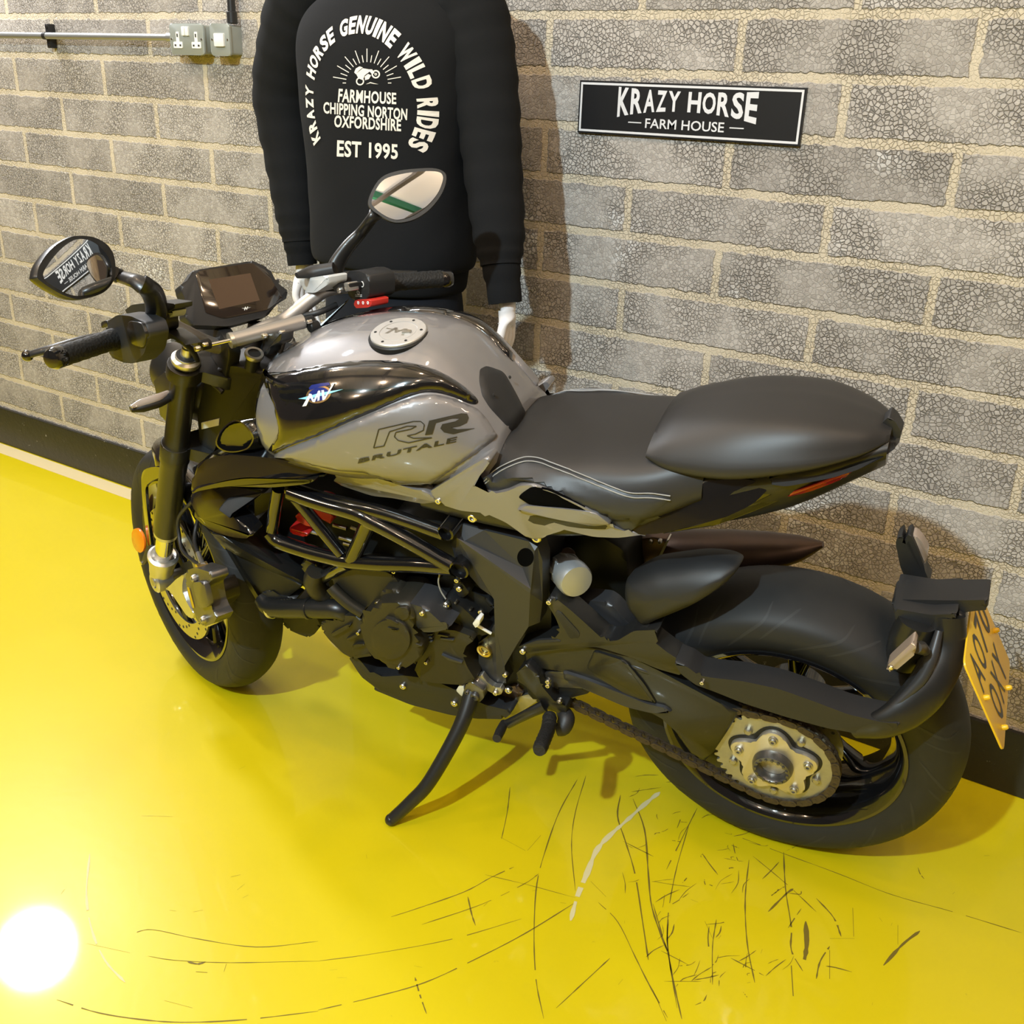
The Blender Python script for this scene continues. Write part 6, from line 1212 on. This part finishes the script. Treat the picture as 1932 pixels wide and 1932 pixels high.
# ------------------------------------------------------------------ motorcycle: exhaust, tail carrier, number plate
bm = bmesh.new(); P = [(1175, 1050, .036), (1235, 1044, .040), (1300, 1042, .041), (1380, 1042, .040), (1450, 1040, .034), (1510, 1034, .022), (1553, 1027, .005)]
tube(bm, [c(p[0], p[1], -.135) for p in P], [p[2] for p in P], 28, smooth=5, flat=1.25, flatdir=V((0, 1, 0))); ex = obj('exhaust_silencer', bm, 'bronze', bike, 50)
bm = bmesh.new(); prism(bm, rnd(k12((600, 90), (780, 20), (1050, -40), (1290, 0), (1180, 240), (1000, 320), (760, 280), (640, 200)), .2), -.085, -.11, c, .006); hs_ = obj('heat_shield', bm, 'bronzeshield', ex, 50)
bm = bmesh.new(); prism(bm, rnd(k12((1275, -10), (1300, 0), (1180, 250), (1150, 245)), .2), -.080, -.10, c, .002); obj('shield_edge', bm, 'silver', ex, 40)
bolts(ex, 'shield_screw', [k12((938, 190))[0] + (-.084, .0055), k12((1085, 5))[0] + (-.084, .0045), k12((1195, 10))[0] + (-.084, .0045)], 'steel')
bm = bmesh.new(); tube(bm, [c(*p) for p in [(1060, 1230, -.05), (1090, 1150, -.08), (1130, 1080, -.11), (1190, 1048, -.13)]], .030, 18, smooth=5); obj('exhaust_pipe', bm, 'bronze', ex, 60)
# shock reservoir: copper coloured tube end and ribbed silver cup
bm = bmesh.new(); a = c(1056, 1062, .06); b = c(1085, 1094, .105); d = (b - a).normalized(); lathe(bm, a, d, [(0, 0), (.019, 0), (.024, .010), (.030, .032), (.0325, .052), (.0318, .068), (.029, .074), (.015, .0755), (0, .076)], 36); rsv = obj('shock_reservoir', bm, 'cup', bike, 40)
for k in range(9):
    t = 2 * PI * k / 9; n1 = d.orthogonal().normalized(); n2 = d.cross(n1); e = n1 * math.cos(t) + n2 * math.sin(t); bm = bmesh.new(); tube(bm, [a + d * .004 + e * .020, a + d * .024 + e * .0275, a + d * .038 + e * .0300], [.0030, .0045, .0015], 8); obj('cup_rib', bm, 'cup', rsv, 60)
bm = bmesh.new(); cyl(bm, c(1050, 1078, .02), c(1072, 1046, .05), .0145, 22, .002); obj('reservoir_tube', bm, 'bronzeshield', rsv, 40)
bm = bmesh.new(); tube(bm, [c(1040, 1110, .04), c(1036, 1080, .05), c(1050, 1068, .05)], .005, 10, smooth=4); obj('reservoir_clip', bm, 'satin', rsv, 60)
block('shock_absorber', rnd([(1030, 1020), (1130, 1010), (1180, 1040), (1190, 1140), (1130, 1190), (1060, 1170), (1030, 1100)], .2), .0, -.09, 'enginedark', .01)
# arm that carries plate and rear lamps, sweeping behind the tyre
bm = bmesh.new(); tube(bm, [c(*p) for p in [(1610, 1376, .140), (1660, 1368, .140), (1705, 1345, .125), (1745, 1305, .100), (1772, 1258, .070), (1785, 1210, .045), (1786, 1160, .030)]], [.018, .026, .032, .034, .033, .030, .028], 20, smooth=6, flat=.62, flatdir=V((0, 1, 0))); arm = obj('plate_carrier_arm', bm, 'satin', bike, 60)
bm = bmesh.new(); tube(bm, [c(*p) for p in [(1690, 1330, .130), (1735, 1285, .105), (1758, 1240, .082), (1772, 1190, .055)]], [.006, .010, .010, .006], 12, smooth=5); obj('arm_ridge', bm, 'greyplate', arm, 60)
bm = bmesh.new(); tube(bm, [c(*p) for p in [(1700, 1248, .05), (1718, 1205, .045), (1732, 1170, .04)]], [.028, .034, .030], 20, smooth=5); obj('arm_inner_tube', bm, 'satin', arm, 60)
bm = bmesh.new(); prism(bm, rnd(k16((275, 1060), (300, 1015), (430, 1000), (1000, 1010), (1488, 1005), (1480, 1128), (1300, 1145), (1000, 1190), (750, 1190), (290, 1110)), .12), .020, -.032, c, .010, 3); hd = obj('plate_lamp_hood', bm, 'plastic', arm, 45)
bm = bmesh.new(); prism(bm, rnd(k16((280, 1108), (760, 1192), (1110, 1180), (1020, 1270), (800, 1330), (700, 1430), (400, 1420), (330, 1240)), .15), .045, -.045, c, .008, 2); obj('hood_base', bm, 'plastic', arm, 45)
bm = bmesh.new(); prism(bm, rnd(k16((1110, 1180), (1200, 1225), (1180, 1540), (1100, 1580), (1040, 1400)), .1), .03, -.03, c, .004); obj('plate_bracket', bm, 'satin', arm, 45)
# indicators
bm = bmesh.new(); prism(bm, rnd(k16((330, 290), (350, 240), (410, 195), (430, 290), (455, 320), (450, 240), (480, 200), (515, 190), (570, 300), (640, 470), (680, 570), (700, 660), (770, 790), (450, 800), (380, 560), (350, 400)), .18), -.070, -.100, c, .006); ind = obj('rear_indicator', bm, 'plastic', bike, 45)
bm = bmesh.new(); prism(bm, rnd(k16((525, 195), (580, 205), (650, 270), (720, 390), (730, 450), (690, 590), (600, 400)), .2), -.078, -.100, c, .005); obj('indicator_lens', bm, 'lens', ind, 45)
bm = bmesh.new(); prism(bm, rnd(k16((210, 1880), (230, 1820), (550, 1525), (585, 1590), (580, 1680), (330, 1890), (240, 1905)), .18), .135, .110, c, .006); ind = obj('rear_indicator', bm, 'lens', bike, 45, label='pale smoked left rear indicator')
bm = bmesh.new(); p = c(*k16((270, 1850))[0], .136); lathe(bm, p, V((0, 1, 0)), [(0, 0), (.004, 0), (.003, .002), (0, .0025)], 12); obj('indicator_bulb_tip', bm, 'bolt', ind, 40)
bm = bmesh.new(); tube(bm, [c(*k16((585, 1600))[0], .118), c(*k16((640, 1600))[0], .105), c(*k16((700, 1640))[0], .09)], [.009, .011, .008], 12, smooth=4); obj('indicator_stem', bm, 'gunmetal', ind, 60)
# number plate
TLp, BLp, BRp, TRp = c(1815, 1255, .114), c(1895, 1416, .114), c(1902, 1243, -.114), c(1840, 1098, -.114)
O_ = (TLp + BLp + BRp + TRp) / 4; ex_ = ((TRp - TLp) + (BRp - BLp)).normalized(); ey_ = ((BLp - TLp) + (BRp - TRp)); ey_ = (ey_ - ex_ * ey_.dot(ex_)).normalized(); en_ = ex_.cross(-ey_)
if en_.dot(CAMC - O_) < 0 and en_.x > 0: en_ = -en_
hw = (((TRp - TLp).length + (BRp - BLp).length) / 4); hh = (((BLp - TLp).length + (BRp - TRp).length) / 4)
def npt(x, y, h=0): return O_ + ex_ * x + ey_ * y + en_ * h
bm = bmesh.new(); prism_pts(bm, [npt(*p, .0015) for p in rnd([(-hw, -hh), (hw, -hh), (hw, hh), (-hw, hh)], .06, 3)], en_ * -.003, .0006); npl = obj('number_plate', bm, 'plateyellow', bike, 40, label='yellow number plate with black characters')
for row, txt, y0, xa in ((0, 'AO70', -hh + .16 * hh, -.84 * hw), (1, 'OXY', hh * .10, -.62 * hw)):
    n = len(txt); cw = hw * 2 * .84 / 4
    for i, ch in enumerate(txt):
        bm = bmesh.new(); x0_ = xa + i * cw + cw * .10
        put_text(bm, ch, lambda u, v, x0_=x0_, y0=y0: npt(x0_ + cw * .80 * u, y0 + hh * .74 * (1 - v), .0022), bold=.008); obj('plate_character', bm, 'platechar', npl, 0)
for (x, y) in ((-hw * .82, -hh * .05), (hw * .3, hh * .92), (-hw * .62, hh * .86), (hw * .86, hh * .1)):
    bm = bmesh.new(); lathe(bm, npt(x, y, .001), en_, [(0, 0), (.0045, 0), (.0045, .006), (.003, .009), (0, .0095)], 12); obj('plate_screw', bm, 'plateyellow', npl, 40)
